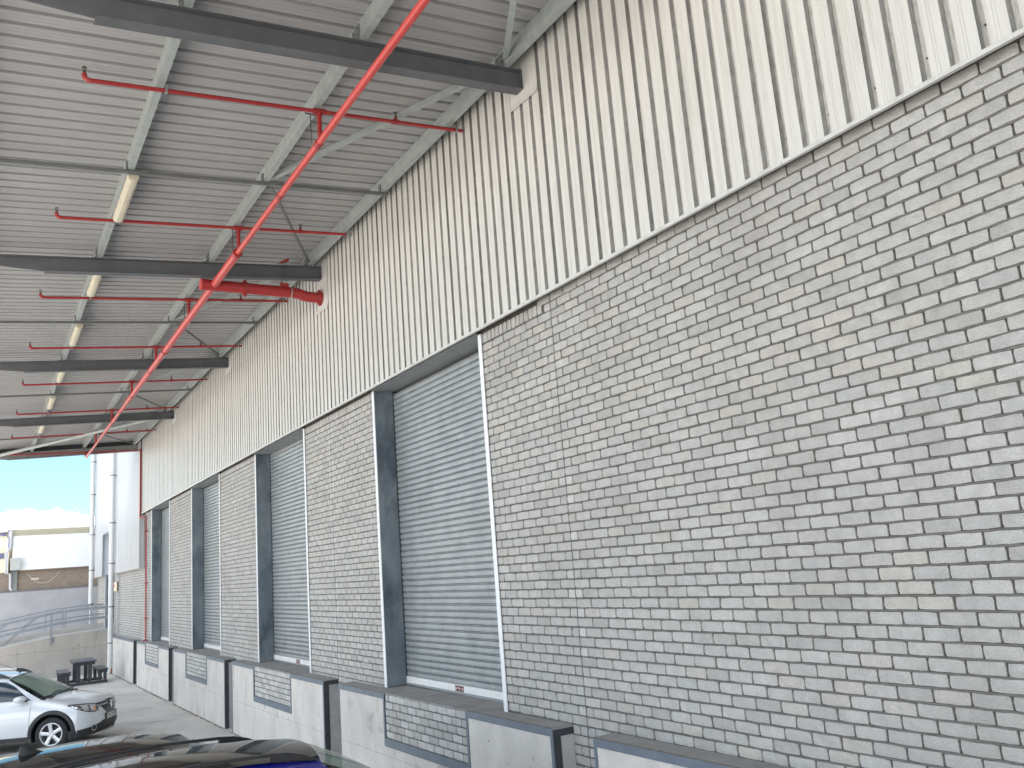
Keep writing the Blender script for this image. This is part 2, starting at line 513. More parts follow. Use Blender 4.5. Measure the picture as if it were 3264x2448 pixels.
def course_bricks(y0, y1, joints, ktop, kbot_fn, pale=0, gaps=()):
    """stretcher bond mirrored about a movement joint; y0<y1. returns (centre, length, height, tone, template)"""
    out_ = []
    segs = []
    js = sorted(joints)
    if not js: segs = [(y0, y1, y0, +1)]
    else:
        segs.append((y0, js[0], js[0], -1))
        for a, b in zip(js, js[1:]): segs.append((a, b, a, +1))
        segs.append((js[-1], y1, js[-1], +1))
    for k in range(ktop, 40):
        zc = Z(ZB0 - (k + .5) * H)
        for (a, b, anchor, sg) in segs:
            if b - a < .03: continue
            first = L if k % 2 == 0 else L / 2
            pos = 0.0; idx = 0
            while pos < (b - a):
                ln = first if idx == 0 else L
                e = min(pos + ln, b - a)
                w = e - pos
                if w > .035:
                    yl, yh = (anchor - e, anchor - pos) if sg < 0 else (anchor + pos, anchor + e)
                    yc = (yl + yh) / 2
                    if kbot_fn(yc, zc):
                        tone = tone_pick()
                        if idx == 0 and k % 2 and rng.random() < pale: tone = 5
                        full = abs(w - L) < .004
                        bw = round(w - .0118, 2) if not full else round(L - .0118, 3)
                        out_.append(((rng.normal(0, .0008), yc + rng.normal(0, .0012), zc + rng.normal(0, .0009)), bw, 0.0730, tone, int(rng.integers(0, 8))))
                pos = e; idx += 1
    return out_


def soldiers(y0, y1):
    n = int(round((y1 - y0) / .0865)); st = (y1 - y0) / n
    return [((rng.normal(0, .001), y0 + (i + .5) * st, Z(2.413)), round(st - .0105, 3), .106, tone_pick(), int(rng.integers(0, 8))) for i in range(n)]


def above_ledge(yc, zc):
    for a, b in GAPS:
        if a < yc < b: return zc > gz(yc) - .02
    return zc > ledge(yc) - .03


DOCKS = [(-3.0, 6.27, None), (6.887, 12.40, (8.545, 10.735)), (13.04, 18.63, (14.70, 16.94)), (19.235, 24.94, (20.975, 23.26)),
         (25.56, 31.23, (27.25, 29.51)), (31.90, 38.60, None)]
GAPS = [(DOCKS[i][1] - .15, DOCKS[i + 1][0] + .15) for i in range(5)]
KT = -36
WALLS = [  # y0, y1, movement joints, soldier range, first full course
    ('brick_wall', -3.0, DOORS[0][0] - .012, [6.672]),
    ('brick_pier', DOORS[0][1] + .012, DOORS[1][0] - .012, [13.03]),
    ('brick_pier', DOORS[1][1] + .012, DOORS[2][0] - .012, [19.25]),
    ('brick_pier', DOORS[2][1] + .012, DOORS[3][0] - .012, [25.47]),
    ('brick_pier', DOORS[3][1] + .012, 38.55, [31.68]),
]
for wi, (nm, y0, y1, js) in enumerate(WALLS):
    mb = MB(); mb.box(.0145, .22, y0, y1, gz(y1) - .3, Z(2.62))
    mb.cur = 1
    for j in js: mb.box(.003, .02, j - .004, j + .004, gz(j), Z(2.5))
    mb.cur = 2
    for k in range(KT, 38):
        zz = Z(ZB0 - k * H)
        cuts = sorted([y0] + [j for j in js] + [y1])
        for ya, yb in zip(cuts, cuts[1:]):
            if zz > Z(2.36) and yb > 6.9: continue
            mb.box(.0048, .0144, ya + .005, yb - .005, zz - .0062, zz + .0050)
    w = mb.build(nm, [M_MORTAR, M_SEAL, M_BED], wh, org=(0, (y0 + y1) / 2, 0))
    st_lo = 6.82 if wi == 0 else y0
    st_hi = y1 if wi < 4 else 31.0

    def ok(yc, zc, a=st_lo, b=st_hi):
        if a < yc < b and Z(2.355) < zc < Z(2.48): return False
        return above_ledge(yc, zc)
    B_ = course_bricks(y0, y1, js, KT, ok, pale=(.22 if wi == 0 else .7))
    B_ += soldiers(st_lo + .005, st_hi)
    if wi == 0:
        sc = []
        for i, b in enumerate(B_):
            c, ln, ht = b[0], b[1], b[2]
            p = [project((c[0], c[1] + a * ln / 2, c[2] + e * ht / 2)) for a, e in ((-1, -1), (1, -1), (1, 1), (-1, 1))]
            pc = project(c)
            if pc is None or abs(pc[0]) > 1650 or abs(pc[1]) > 1240 or any(q is None for q in p): sc.append(0); continue
            ar = .5 * abs(sum(p[a][0] * p[(a + 1) % 4][1] - p[(a + 1) % 4][0] * p[a][1] for a in range(4)))
            sc.append(ar)
        order = np.argsort(sc)[::-1]
        single = set(order[:300].tolist())
        for i in single:
            c, ln, ht, tone, k = B_[i]
            place('brick', brick_mesh(k, ln, ht, tone), w, c)
        rest = [b for i, b in enumerate(B_) if i not in single]
    else:
        rest = B_
    join_bricks('brick_courses', rest, w, (0, (y0 + y1) / 2, 0))

# brick beyond the fifth opening
mb = MB(); mb.box(.0095, .22, 41.75, 44.78, gz(44) - .3, Z(2.62))
w = mb.build('brick_pier', M_MORTAR, wh, org=(0, 43.2, 0))
join_bricks('brick_courses', course_bricks(41.75, 44.78, [], -14, lambda y, z: z > 1.1), w, (0, 43.2, 0))

# ---- roller doors
slat_prof = [(.0, .0), (-.0105, .0015), (-.0125, .016), (-.0125, .046), (-.009, .056), (.012, .0578), (.012, .0600), (-.006, .0615), (-.0105, .0655), (-.0105, .0690), (-.006, .0725), (.012, .0740), (.012, .0762), (.0, .0778)]
PIT = .0778


def slat_mesh(width):
    b = MB()
    b.grid([[(x, -width / 2, z), (x, width / 2, z)] for x, z in slat_prof], flip=False)
    me = bpy.data.meshes.new('slat'); me.from_pydata(b.v, [], b.f); me.materials.append(M_SLAT)
    me.polygons.foreach_set('use_smooth', [False] * len(me.polygons)); me.update()
    return me


SLAT = slat_mesh(DW - .03)
XD = .285
ALLD = DOORS + [(38.60, 41.75)]
for di, (a, b) in enumerate(ALLD):
    yc = (a + b) / 2; zb = ledge(yc) + .004
    ztop = Z(2.468)
    d = MB(); d.box(XD + .02, XD + .05, a - .02, b + .02, zb, ztop + .1)
    door = d.build('roller_door', M_SLOT, wh, org=(XD, yc, zb))
    b2 = MB()
    b2.cur = 0; b2.box(XD - .022, XD + .012, a + .012, b - .012, zb + .028, zb + .108)
    b2.cur = 1; b2.box(XD - .034, XD + .012, a + .012, b - .012, zb + .003, zb + .027)
    b2.build('bottom_rail', [M_RAIL_W, M_SOFF], door)
    z = zb + .109; n = 0
    while z + PIT < ztop + .02 and n < 60:
        if di < 4: place('slat', SLAT, door, (XD, yc, z))
        else:
            pass
        z += PIT; n += 1
    if di == 4:
        b3 = MB()
        for q in range(n):
            z0 = zb + .109 + q * PIT
            b3.grid([[(XD + x, a + .015, z0 + zz), (XD + x, b - .015, z0 + zz)] for x, zz in slat_prof[::2]])
        ob = b3.build('slats', M_SLAT, door); ob['kind'] = 'stuff'
    # side guides in the reveal
    for y_, sg in ((a, 1), (b, -1)):
        g = MB()
        g.box(XD - .016, XD + .02, min(y_, y_ + sg * .022), max(y_, y_ + sg * .022), zb, ztop)
        g.build('guide_channel', M_SLOT, door)
    if di < 2:
        l = MB()
        yl0 = 9.50 if di == 0 else a + (9.50 - D0Y)
        yl1 = yl0 + .215
        zt = zb + .098; zb_ = zb + .034
        l.cur = 0; l.box(XD - .0245, XD - .022, yl0, yl1, zb_, zt)
        l.cur = 1
        def blob(pts):
            l.quad(*[(XD - .0262, yl1 - u * (yl1 - yl0), zb_ + v * (zt - zb_)) for u, v in pts])
        blob([(.03, .36), (.10, .26), (.19, .34), (.21, .52), (.16, .66), (.07, .70), (.03, .58)])
        blob([(.79, .36), (.88, .26), (.97, .34), (.98, .55), (.92, .68), (.83, .66), (.78, .50)])
        # pale wordmark: worn script strokes
        blob([(.28, .84), (.32, .86), (.36, .60), (.33, .44), (.28, .46)])
        blob([(.34, .66), (.40, .68), (.44, .46), (.38, .42)])
        blob([(.42, .70), (.47, .70), (.50, .44), (.44, .42)])
        blob([(.48, .70), (.54, .68), (.56, .44), (.50, .42)])
        blob([(.55, .72), (.60, .74), (.64, .44), (.58, .42)])
        blob([(.62, .78), (.66, .76), (.70, .42), (.64, .42)])
        blob([(.44, .26), (.58, .26), (.57, .20), (.45, .20)])
        l.build('door_label', [M_LABEL, M_LABELW], door)

# ---- door frames: dark steel reveals, pale front edges, head plate
for di, (a, b) in enumerate(ALLD):
    yc = (a + b) / 2
    zl = ledge(yc) + .002; zt = Z(2.466)
    for y_, sg in ((a, -1), (b, 1)):
        f = MB(); f.box(-.008, XD - .018, min(y_, y_ + sg * .010), max(y_, y_ + sg * .010), zl, zt)     # channel lining the reveal
        fr = f.build('door_jamb', M_JAMB, wh, org=(0, y_, zl))
        wd = .072
        e = MB(); e.box(-.017, -.0085, min(y_ + sg * .0005, y_ + sg * wd), max(y_ + sg * .0005, y_ + sg * wd), zl, zt)
        e.build('edge_trim', M_EDGE, fr)
    h = MB(); h.box(-.045, XD + .018, a - .012, b + .012, zt + .001, zt + .02)
    h.build('door_head', M_SOFF, wh, org=(0, yc, zt))

# ---- cladding
PITCH = .1729
cprof = []          # (dy towards +y from near edge, x)
XC, XT = -.112, -.078
for q in range(4):
    y = q * PITCH
    cprof += [(y + .000, XC), (y + .040, XC), (y + .043, XC + .003), (y + .046, XC), (y + .058, XC), (y + .061, XC + .003), (y + .064, XC), (y + .104, XC),
              (y + .113, XT), (y + .150, XT), (y + .162, XC)]
cprof = [(y, x) for y, x in cprof if y <= .6915]
CZ0, CZ1 = Z(2.485), Z(5.075)


def clad_mesh(name, z0, z1, mats, x_off=0.0):
    b = MB()
    pr_ = cprof + [(4 * PITCH, XC)]
    for (y0, x0), (y1, x1) in zip(pr_, pr_[1:]):
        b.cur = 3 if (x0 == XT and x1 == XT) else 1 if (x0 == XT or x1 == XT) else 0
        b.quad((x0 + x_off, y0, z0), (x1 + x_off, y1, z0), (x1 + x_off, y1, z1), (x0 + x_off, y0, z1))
    # overlap lip of the sheet: doubled edge standing a hair proud
    b.cur = 0
    b.box(XC - .0022 + x_off, XC - .0004 + x_off, -.020, .0, z0, z1)
    b.cur = 2; b.box(XC - .0030 + x_off, XC - .0023 + x_off, -.0235, -.0195, z0, z1)
    if len(mats) > 2:
        b.cur = 2
        for q, zz in ((1, .155), (3, .155), (0, 1.42), (2, 1.42), (1, 2.35)):
            yy = q * PITCH + .124
            if z0 + zz < z1:
                b.tube([(XT + x_off, yy, z0 + zz), (XT - .008 + x_off, yy, z0 + zz)], .0075, 8)
    me = bpy.data.meshes.new(name); me.from_pydata(b.v, [], b.f)
    for mm in mats: me.materials.append(mm)
    me.polygons.foreach_set('material_index', b.m); me.update()
    return me


CL = clad_mesh('cladding_sheet', 0, CZ1 - CZ0, [M_CLAD, M_CLADSHADEDIRT, M_SCREW, M_CLADFLOOR])
bk = MB(); bk.box(-.074, -.066, -3.0, 31.95, CZ0 + .02, Z(9))
clad = bk.build('wall_cladding', M_SLOT, wh, org=(-.07, 10, CZ0))
y = 2.249 - 8 * 4 * PITCH
ends = 31.9
nsh = 0
while y < ends - .3:
    place('cladding_sheet', CL, clad, (0, y, CZ0)); y += 4 * PITCH; nsh += 1
CLAD_END = y
# bottom flashing in lengths
yy = -3.0
fl_len = 3.30
fj = [-3.0, -.95, 2.35, 3.62 - .0, 6.9, 10.2, 13.5, 16.8, 20.1, 23.4, 26.7, 30.0, 31.95]
fj = [-3.0, .34, 3.62, 6.92, 10.22, 13.52, 16.82, 20.12, 23.42, 26.72, 30.02, 31.95]
for a, b in zip(fj, fj[1:]):
    fb = MB()
    fb.box(-.136, -.131, a + .002, b - .002, Z(2.458), Z(2.486))       # front leg
    fb.box(-.131, -.108, a + .002, b - .002, Z(2.458), Z(2.462))       # short return
    
    fb.build('flashing', M_FLASH, clad)

# ---- patch plates where the canopy beams leave the wall
BEAMY = [.52, 6.69, 12.875, 19.10, 25.49, 31.76]
for i, by in enumerate(BEAMY[:5]):
    p = MB()
    y0, y1 = by - .31, by + .20
    zlo = Z(4.57) if i != 2 else Z(4.18)
    p.hexa([(-.119, y0, zlo), (-.1145, y0, zlo), (-.1145, y1, zlo + .0), (-.119, y1, zlo), (-.119, y0, Z(5.05)), (-.1145, y0, Z(5.05)), (-.1145, y1, Z(5.05)), (-.119, y1, Z(5.05))])
    # lower skirt, hanging loose
    p.hexa([(-.132, y0 - .0, zlo - .075), (-.130, y0 - .0, zlo - .075), (-.126, y1 + .02, zlo - .055), (-.128, y1 + .02, zlo - .055),
            (-.1195, y0, zlo + .004), (-.1175, y0, zlo + .004), (-.1175, y1 + .02, zlo + .004), (-.1195, y1 + .02, zlo + .004)])
    p.build('patch_plate', M_CLAD, wh, org=(-.12, by, Z(4.7)))

# ---- unseen shell and parapet behind the wall, put in to block the sun
sh = MB()
sh.box(.4, 60, -30.0, 44.6, gz(44) - .5, Z(7.2))
sh.build('roof', M_WALLB, wh)
up = MB(); up.box(-.06, .38, -30.0, 31.95, Z(5.25), Z(7.2))
up.build('parapet', M_CLAD, wh)
nb = MB(); nb.box(.0, .38, -30.0, -3.02, gz(0) - .3, Z(2.5)); nb.cur = 1; nb.box(-.11, .38, -30.0, -3.02, Z(2.5), Z(5.24))  # wall run on unseen behind the camera to cut light from there
nb.build('side_wall', [TONES[0], M_CLAD], wh)
sf = MB(); sf.box(XD + .05, .45, 8, 44.7, gz(30) - .4, Z(2.6)); sf.build('inner_wall', M_SLOT, wh)
for (a, b) in ALLD:
    fl = MB()
    fl.hexa([(-.001, a - .02, ledge(a) - .2), (.4, a - .02, ledge(a) - .2), (.4, b + .02, ledge(b) - .2), (-.001, b + .02, ledge(b) - .2),
             (-.001, a - .02, ledge(a) + .001), (.4, a - .02, ledge(a) + .001), (.4, b + .02, ledge(b) + .001), (-.001, b + .02, ledge(b) + .001)])
    fl.build('door_sill', M_LEDGE, wh, org=(0, a, ledge(a)))

# ------------------------------------------------------------------ loading docks
DLAB = ['nearest concrete dock wall, below the widest stretch of brick, with a blue-grey steel edge',
        'concrete dock front with a brick infill panel below the nearest roller door',
        'concrete dock front with brick infill below the second roller door from the camera',
        'concrete dock front with brick infill below the third roller door from the camera',
        'concrete dock front with brick infill below the fourth and farthest full roller door',
        'plain concrete dock wall without brick infill beside the white downpipe at the far end']
XF = -.222
for i, (a, b, pan) in enumerate(DOCKS):
    dk = thing('loading_dock', DLAB[i], 'dock', (XF, (a + b) / 2, gz((a + b) / 2)), 'concrete dock fronts along the warehouse wall')
    t = .028 if i != 4 else .02

    def slab(mbx, x0, x1, y0, y1, f0, f1):
        mbx.hexa([(x0, y0, f0(y0)), (x1, y0, f0(y0)), (x1, y1, f0(y1)), (x0, y1, f0(y1)), (x0, y0, f1(y0)), (x1, y0, f1(y0)), (x1, y1, f1(y1)), (x0, y1, f1(y1))])
    body = MB(); low = lambda q: gz(q) - .3
    top_ = lambda q: ledge(q) - .012
    if pan:
        pb = lambda q: ledge(q) - .545
        slab(body, XF, -.001, a + .004, pan[0], low, top_)
        slab(body, XF, -.001, pan[1], b, low, top_)
        slab(body, XF, -.001, pan[0], pan[1], low, pb)
        slab(body, XF + .04, -.001, pan[0], pan[1], pb, top_)
    else:
        slab(body, XF, -.001, a + (.004 if i else 0), b, low, top_)
    body.cur = 1
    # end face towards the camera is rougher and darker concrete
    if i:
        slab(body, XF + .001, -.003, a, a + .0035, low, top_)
    bo = body.build('concrete_block', [M_CONC, M_ENDC], dk)
    lg = MB(); slab(lg, XF - .002, -.0005, a, b, lambda q: ledge(q) - .0115, lambda q: ledge(q))
    lg.build('ledge_top', M_LEDGE, dk)
    segs = [(a, b)] if not pan else [(a, pan[0] - .045), (pan[1] + .045, b)]
    for q_, (s0, s1) in enumerate(segs):
        st = MB()
        st.cur = 0
        slab(st, XF - .008, XF - .001, s0, s1, lambda q: ledge(q) - .072, lambda q: ledge(q) - .004)     # edge angle, front leg
        st.cur = 2
        slab(st, XF - .0095, XF - .003, s0, s1, lambda q: ledge(q) - .0035, lambda q: ledge(q) + .0025)
        st.cur = 0
        if q_ == 0: slab(st, XF - .0085, XF - .0012, a - .002, a + .044, low, lambda q: ledge(q) - .0725)   # corner angle, front leg
        if q_ == len(segs) - 1: slab(st, XF - .0075, XF - .0015, b - .035, b + .003, low, lambda q: ledge(q) - .0725)
        st.cur = 1
        if i and q_ == 0:
            slab(st, XF - .006, XF + .072, a - .009, a - .001, low, lambda q: ledge(q) - .014)             # corner angle, end leg
            slab(st, XF + .0725, -.004, a - .008, a - .001, lambda q: ledge(q) - .074, lambda q: ledge(q) - .014)
        st.build('steel_edge', [M_STEEL, M_RUBBER, M_RUST], dk)
    if pan:
        fr = MB()
        fr.cur = 0
        slab(fr, XF - .009, XF + .03, pan[0] - .044, pan[0], lambda q: ledge(q) - .63, lambda q: ledge(q) - .002)
        slab(fr, XF - .009, XF + .03, pan[1], pan[1] + .044, lambda q: ledge(q) - .63, lambda q: ledge(q) - .002)
        slab(fr, XF - .010, XF + .03, pan[0] + .001, pan[1] - .001, lambda q: ledge(q) - .631, lambda q: ledge(q) - .535)
        fr.build('panel_frame', M_STEEL, dk)
        mo = MB(); slab(mo, XF + .0095, XF + .041, pan[0], pan[1], lambda q: ledge(q) - .536, lambda q: ledge(q) - .012)
        mo.build('mortar_bed', M_BED, dk)
        for k in range(6):
            y_ = pan[1]; idx = 0
            while y_ > pan[0] + .04:
                ln = (L / 2 if (k % 2 == 0 and idx == 0) else L)
                e = max(y_ - ln, pan[0])
                wv = y_ - e
                if wv > .05:
                    yc = (y_ + e) / 2
                    full = abs(wv - L) < .004
                    bw = round(L - .0118, 3) if full else round(wv - .0118, 2)
                    place('brick', brick_mesh(int(rng.integers(0, 6)), bw, 0.0730, int(rng.choice([1, 0, 5, 4], p=[.40, .15, .40, .05]))), dk,
                          (XF + .002 + rng.normal(0, .001), yc, ledge(yc) - .013 - .043 - k * .0868))
                y_ = e; idx += 1
    # form-tie holes and shutter lines in the concrete
    hl = MB()
    zl = lambda q: ledge(q) - .72
    hl.cur = 0
    yq = a + .5
    while yq < b - .3:
        for dz in (-.70, -1.15):
            q = yq + rng.uniform(-.1, .1)
            if rng.random() < .75:
                zz = ledge(q) + dz + rng.uniform(-.05, .05)
                hl.quad(*[(XF - .0012, q + .011 * math.cos(tt) * .7, zz + .02 * math.sin(tt)) for tt in [-k_ * math.pi / 4 for k_ in range(8)]])
        yq += .62
    for _ in range(int((b - a) * 6)):
        q = rng.uniform(a + .1, b - .1); zz = rng.uniform(gz(q) + .05, ledge(q) - .1)
        if pan and pan[0] - .1 < q < pan[1] + .1 and zz > ledge(q) - .7: continue
        rr = rng.uniform(.003, .009)
        hl.quad(*[(XF - .0011, q + rr * math.cos(tt), zz + rr * 1.4 * math.sin(tt)) for tt in [-k_ * math.pi / 3 for k_ in range(6)]])
    hl.cur = 1
    slab(hl, XF - .0014, XF - .0002, a + .05, b - .05, lambda q: ledge(q) - .745, lambda q: ledge(q) - .740)
    for q in ([a + (b - a) * .35, a + (b - a) * .78] if not pan else [pan[0] + .95, b - .42]):
        if pan and pan[0] < q < pan[1]:
            slab(hl, XF - .0013, XF - .0002, q, q + .005, low, lambda q_: ledge(q_) - .745)
        else:
            slab(hl, XF - .0013, XF - .0002, q, q + .005, low, lambda q_: ledge(q_) - .08)
    ob = hl.build('tie_holes', [M_HOLE, M_FORM], dk)
    ob['kind'] = 'stuff'

# grit and dust gathered along the foot of the docks
gr_ = MB()
for (a, b, pan) in DOCKS:
    q = a
    while q < b:
        e = min(q + rng.uniform(.15, .4), b); w0, w1 = rng.uniform(.015, .09, 2)
        gr_.quad((XF, q, gz(q) + .004), (XF, e, gz(e) + .004), (XF - w1, e - .02, gz(e) + .004), (XF - (w0 + w1) / 2 - rng.uniform(-.01, .02), (q + e) / 2, gz(q) + .0045), (XF - w0, q + .02, gz(q) + .004))
        q = e
gr_ = gr_.build('grit', mat('grit', (.20, .18, .155), (.30, .28, .25), scale=30, rough=1, fine=.3))
gr_['kind'] = 'stuff'; gr_['label'] = 'brown grit gathered along the foot of the dock walls'

# ------------------------------------------------------------------ canopy
SLP = .0745
cn = thing('canopy', 'grey steel loading canopy with ribbed roof sheets hung over the dock doors', 'canopy', (-.15, 12.9, Z(4.66)))
XO = -5.35                       # outer edge
CY0, CY1 = -30.0, 32.0  # canopy run on unseen behind the camera to shade that side


def cz(x, z0): return Z(z0 + SLP * x)


def slope_box(mbx, x0, x1, y0, y1, za, zb_):
    mbx.hexa([(x0, y0, cz(x0, za)), (x1, y0, cz(x1, za)), (x1, y1, cz(x1, za)), (x0, y1, cz(x0, za)),
              (x0, y0, cz(x0, zb_)), (x1, y0, cz(x1, zb_)), (x1, y1, cz(x1, zb_)), (x0, y1, cz(x0, zb_))])


ends_ = [-30.0, -24.4, -18.1, -11.9, -5.6] + BEAMY
for by in ends_[1:]:
    b = MB(); x0, x1 = -4.03, -.121
    fw = .066
    slope_box(b, x0, x1, by - fw, by + fw, 4.655, 4.666)                # bottom flange
    slope_box(b, XO + .1, x1, by - fw, by + fw, 4.860, 4.871)           # top flange
    slope_box(b, x0, x1, by - .0045, by + .0045, 4.666, 4.860)          # web
    # tapered tip of the web
    b.hexa([(XO + .1, by - .0045, cz(XO + .1, 4.80)), (x0, by - .0045, cz(x0, 4.668)), (x0, by + .0045, cz(x0, 4.668)), (XO + .1, by + .0045, cz(XO + .1, 4.80)),
            (XO + .1, by - .0045, cz(XO + .1, 4.860)), (x0, by - .0045, cz(x0, 4.860)), (x0, by + .0045, cz(x0, 4.860)), (XO + .1, by + .0045, cz(XO + .1, 4.860))])
    b.box(x1 + .0005, x1 + .009, by - fw, by + fw, Z(4.645), Z(4.863))
    b.build('roof_beam', M_BEAM if by < 31 else M_BEAMLIT, cn, org=(-.15, by, Z(4.7)))

PURX = [-.30, -1.83, -3.35, -4.88]
for px in PURX:
    for y0, y1 in zip(ends_, ends_[1:]):
        b = MB(); ya, yb = y0 + .012, y1 - .012
        zb_, zt_ = cz(px, 4.873), cz(px, 5.046)
        b.box(px - .034, px - .0315, ya, yb, zb_, zt_)                  # web, outer side
        b.box(px - .0315, px + .034, ya, yb, zb_, zb_ + .0025)          # bottom flange
        b.box(px - .0315, px + .034, ya, yb, zt_ - .0025, zt_)
        b.box(px + .0315, px + .034, ya, yb, zb_ + .0025, zb_ + .02)
        b.box(px + .0315, px + .034, ya, yb, zt_ - .02, zt_ - .0025)
        b.build('purlin', M_GALV, cn, org=(px, ya, zb_))
    for by in ends_[1:]:
        b = MB(); zz = cz(px, 4.872)
        b.box(px - .042, px - .0345, by - .085, by + .085, zz, zz + .15)
        b.box(px - .11, px - .042, by - .045, by + .045, zz, zz + .008)
        for dy in (-.05, .05):
            for dz in (.05, .11):
                b.tube([(px - .042, by + dy, zz + dz), (px - .054, by + dy, zz + dz)], .011, 6)
        b.build('purlin_cleat', M_STRUT, cn, org=(px, by, zz))

# roof sheets
RP = .2022
rprof = []
for q in range(4):
    y = q * RP
    rprof += [(y, 0), (y + .045, 0), (y + .049, .0035), (y + .053, 0), (y + .095, 0), (y + .099, .0035), (y + .103, 0), (y + .148, 0), (y + .156, .036), (y + .194, .036)]
rprof.append((4 * RP, 0))
b = MB()
xa, xb = XO, -.06
for (y0, z0), (y1, z1) in zip(rprof, rprof[1:]):
    b.quad((xa, y0, SLP * xa + z0), (xa, y1, SLP * xa + z1), (xb, y1, SLP * xb + z1), (xb, y0, SLP * xb + z0))
RS = bpy.data.meshes.new('roof_sheet'); RS.from_pydata(b.v, [], b.f); RS.materials.append(M_ROOF); RS.update()
y = 7.515 - .15 - 46 * 4 * RP
while y < CY1 + .1:
    place('roof_sheet', RS, cn, (0, y, Z(5.049))); y += 4 * RP
RY1 = y
b = MB()
slope_box(b, XO, -.02, CY0, RY1, 5.095, 5.10)
b.build('roof_cover', M_STRUT, cn)
b = MB(); b.box(XO - .16, XO - .01, CY0, RY1, cz(XO, 4.93), cz(XO, 4.935)); b.box(XO - .16, XO - .155, CY0, RY1, cz(XO, 4.935), cz(XO, 5.12)); b.box(XO - .012, XO - .006, CY0, RY1, cz(XO, 4.935), cz(XO, 5.10))
b.build('gutter', M_WHITE, cn)
b = MB(); slope_box(b, XO, -.13, 31.95, 31.98, 4.86, 5.09)
b.build('end_fascia', M_RUBBER, cn, org=(-2, 31.96, Z(4.9)))

# bridging struts at mid-bay with tabs on the purlins, and the V bracing
MIDY = [3.62, 9.83, 16.12, 22.40, 28.70]
for my in MIDY + [-2.5]:
    b = MB()
    x0, x1 = XO + .15, -.23
    slope_box(b, x0, x1, my - .019, my + .019, 4.832, 4.836)
    slope_box(b, x0, x1, my - .019, my - .015, 4.836, 4.872)
    for px in PURX:
        b.box(px - .05, px - .0365, my - .03, my + .03, cz(px, 4.836), cz(px, 4.965))
    b.build('strut', M_STRUT, cn, org=(-2, my, Z(4.7)))
bays = list(zip(BEAMY, BEAMY[1:]))
for bi, (ya, yb) in enumerate(bays):
    my = MIDY[bi]
    for ye, sz, mt in ((ya + .13, .05, M_GALV), (yb - .13, .026 if bi else .06, M_STRUT if bi else M_GALV)):
        b = MB()
        p0 = Vector((PURX[1] + .05, my + (.05 if ye > my else -.05), cz(PURX[1], 4.885))); p1 = Vector((PURX[0] - .05, ye, cz(PURX[0], 4.905)))
        b.bar(p0, p1, sz, .005)
        up_ = Vector((0, 0, sz / 2)); sd = (p1 - p0).cross(Vector((0, 0, 1))).normalized() * (sz / 2)
        b.bar(p0 + sd + up_, p1 + sd + up_, .005, sz)
        b.build('brace', mt, cn, org=p0)
b = MB()
b.tube([(-4.25, 31.6, cz(-4.25, 4.81)), (-.45, 26.0, cz(-.45, 4.81))], .055, 12)
b.build('wind_brace', M_GALV, cn, org=(-2, 28.6, Z(4.7)))
smooth_angle(cn.children[-1])

# ------------------------------------------------------------------ sprinkler pipework
sp = thing('sprinkler_pipework', 'red fire sprinkler pipework hung below the canopy with eight cross branches', 'pipework', (-1.79, 12.9, Z(4.4)))
XM, ZM = -1.79, Z(4.385)
segs = [(-6.0, 11.40, .037), (11.40, 12.80, .057), (12.90, 21.9, .055), (21.9, 26.2, .041), (26.2, 31.42, .033)]
for a, b_, r_ in segs:
    b = MB(); b.tube([(XM, a, ZM), (XM, (a + b_) / 2, ZM), (XM, b_, ZM)], r_, 16)
    o = b.build('main_pipe', M_REDMAIN, sp, org=(XM, a, ZM)); smooth_angle(o)
for yy, r_ in ((4.75, .041), (8.02, .043), (9.40, .043), (11.43, .064), (16.95, .066), (18.6, .059), (21.2, .059), (23.2, .046), (24.75, .046), (28.0, .037)):
    b = MB(); b.tube([(XM, yy - .045, ZM), (XM, yy + .045, ZM)], r_, 16)
    o = b.build('coupling', M_REDDK, sp, org=(XM, yy, ZM)); smooth_angle(o)
BR = [4.55, 7.91, 11.26, 14.60, 17.83, 21.09, 24.64, 28.40, 31.42]
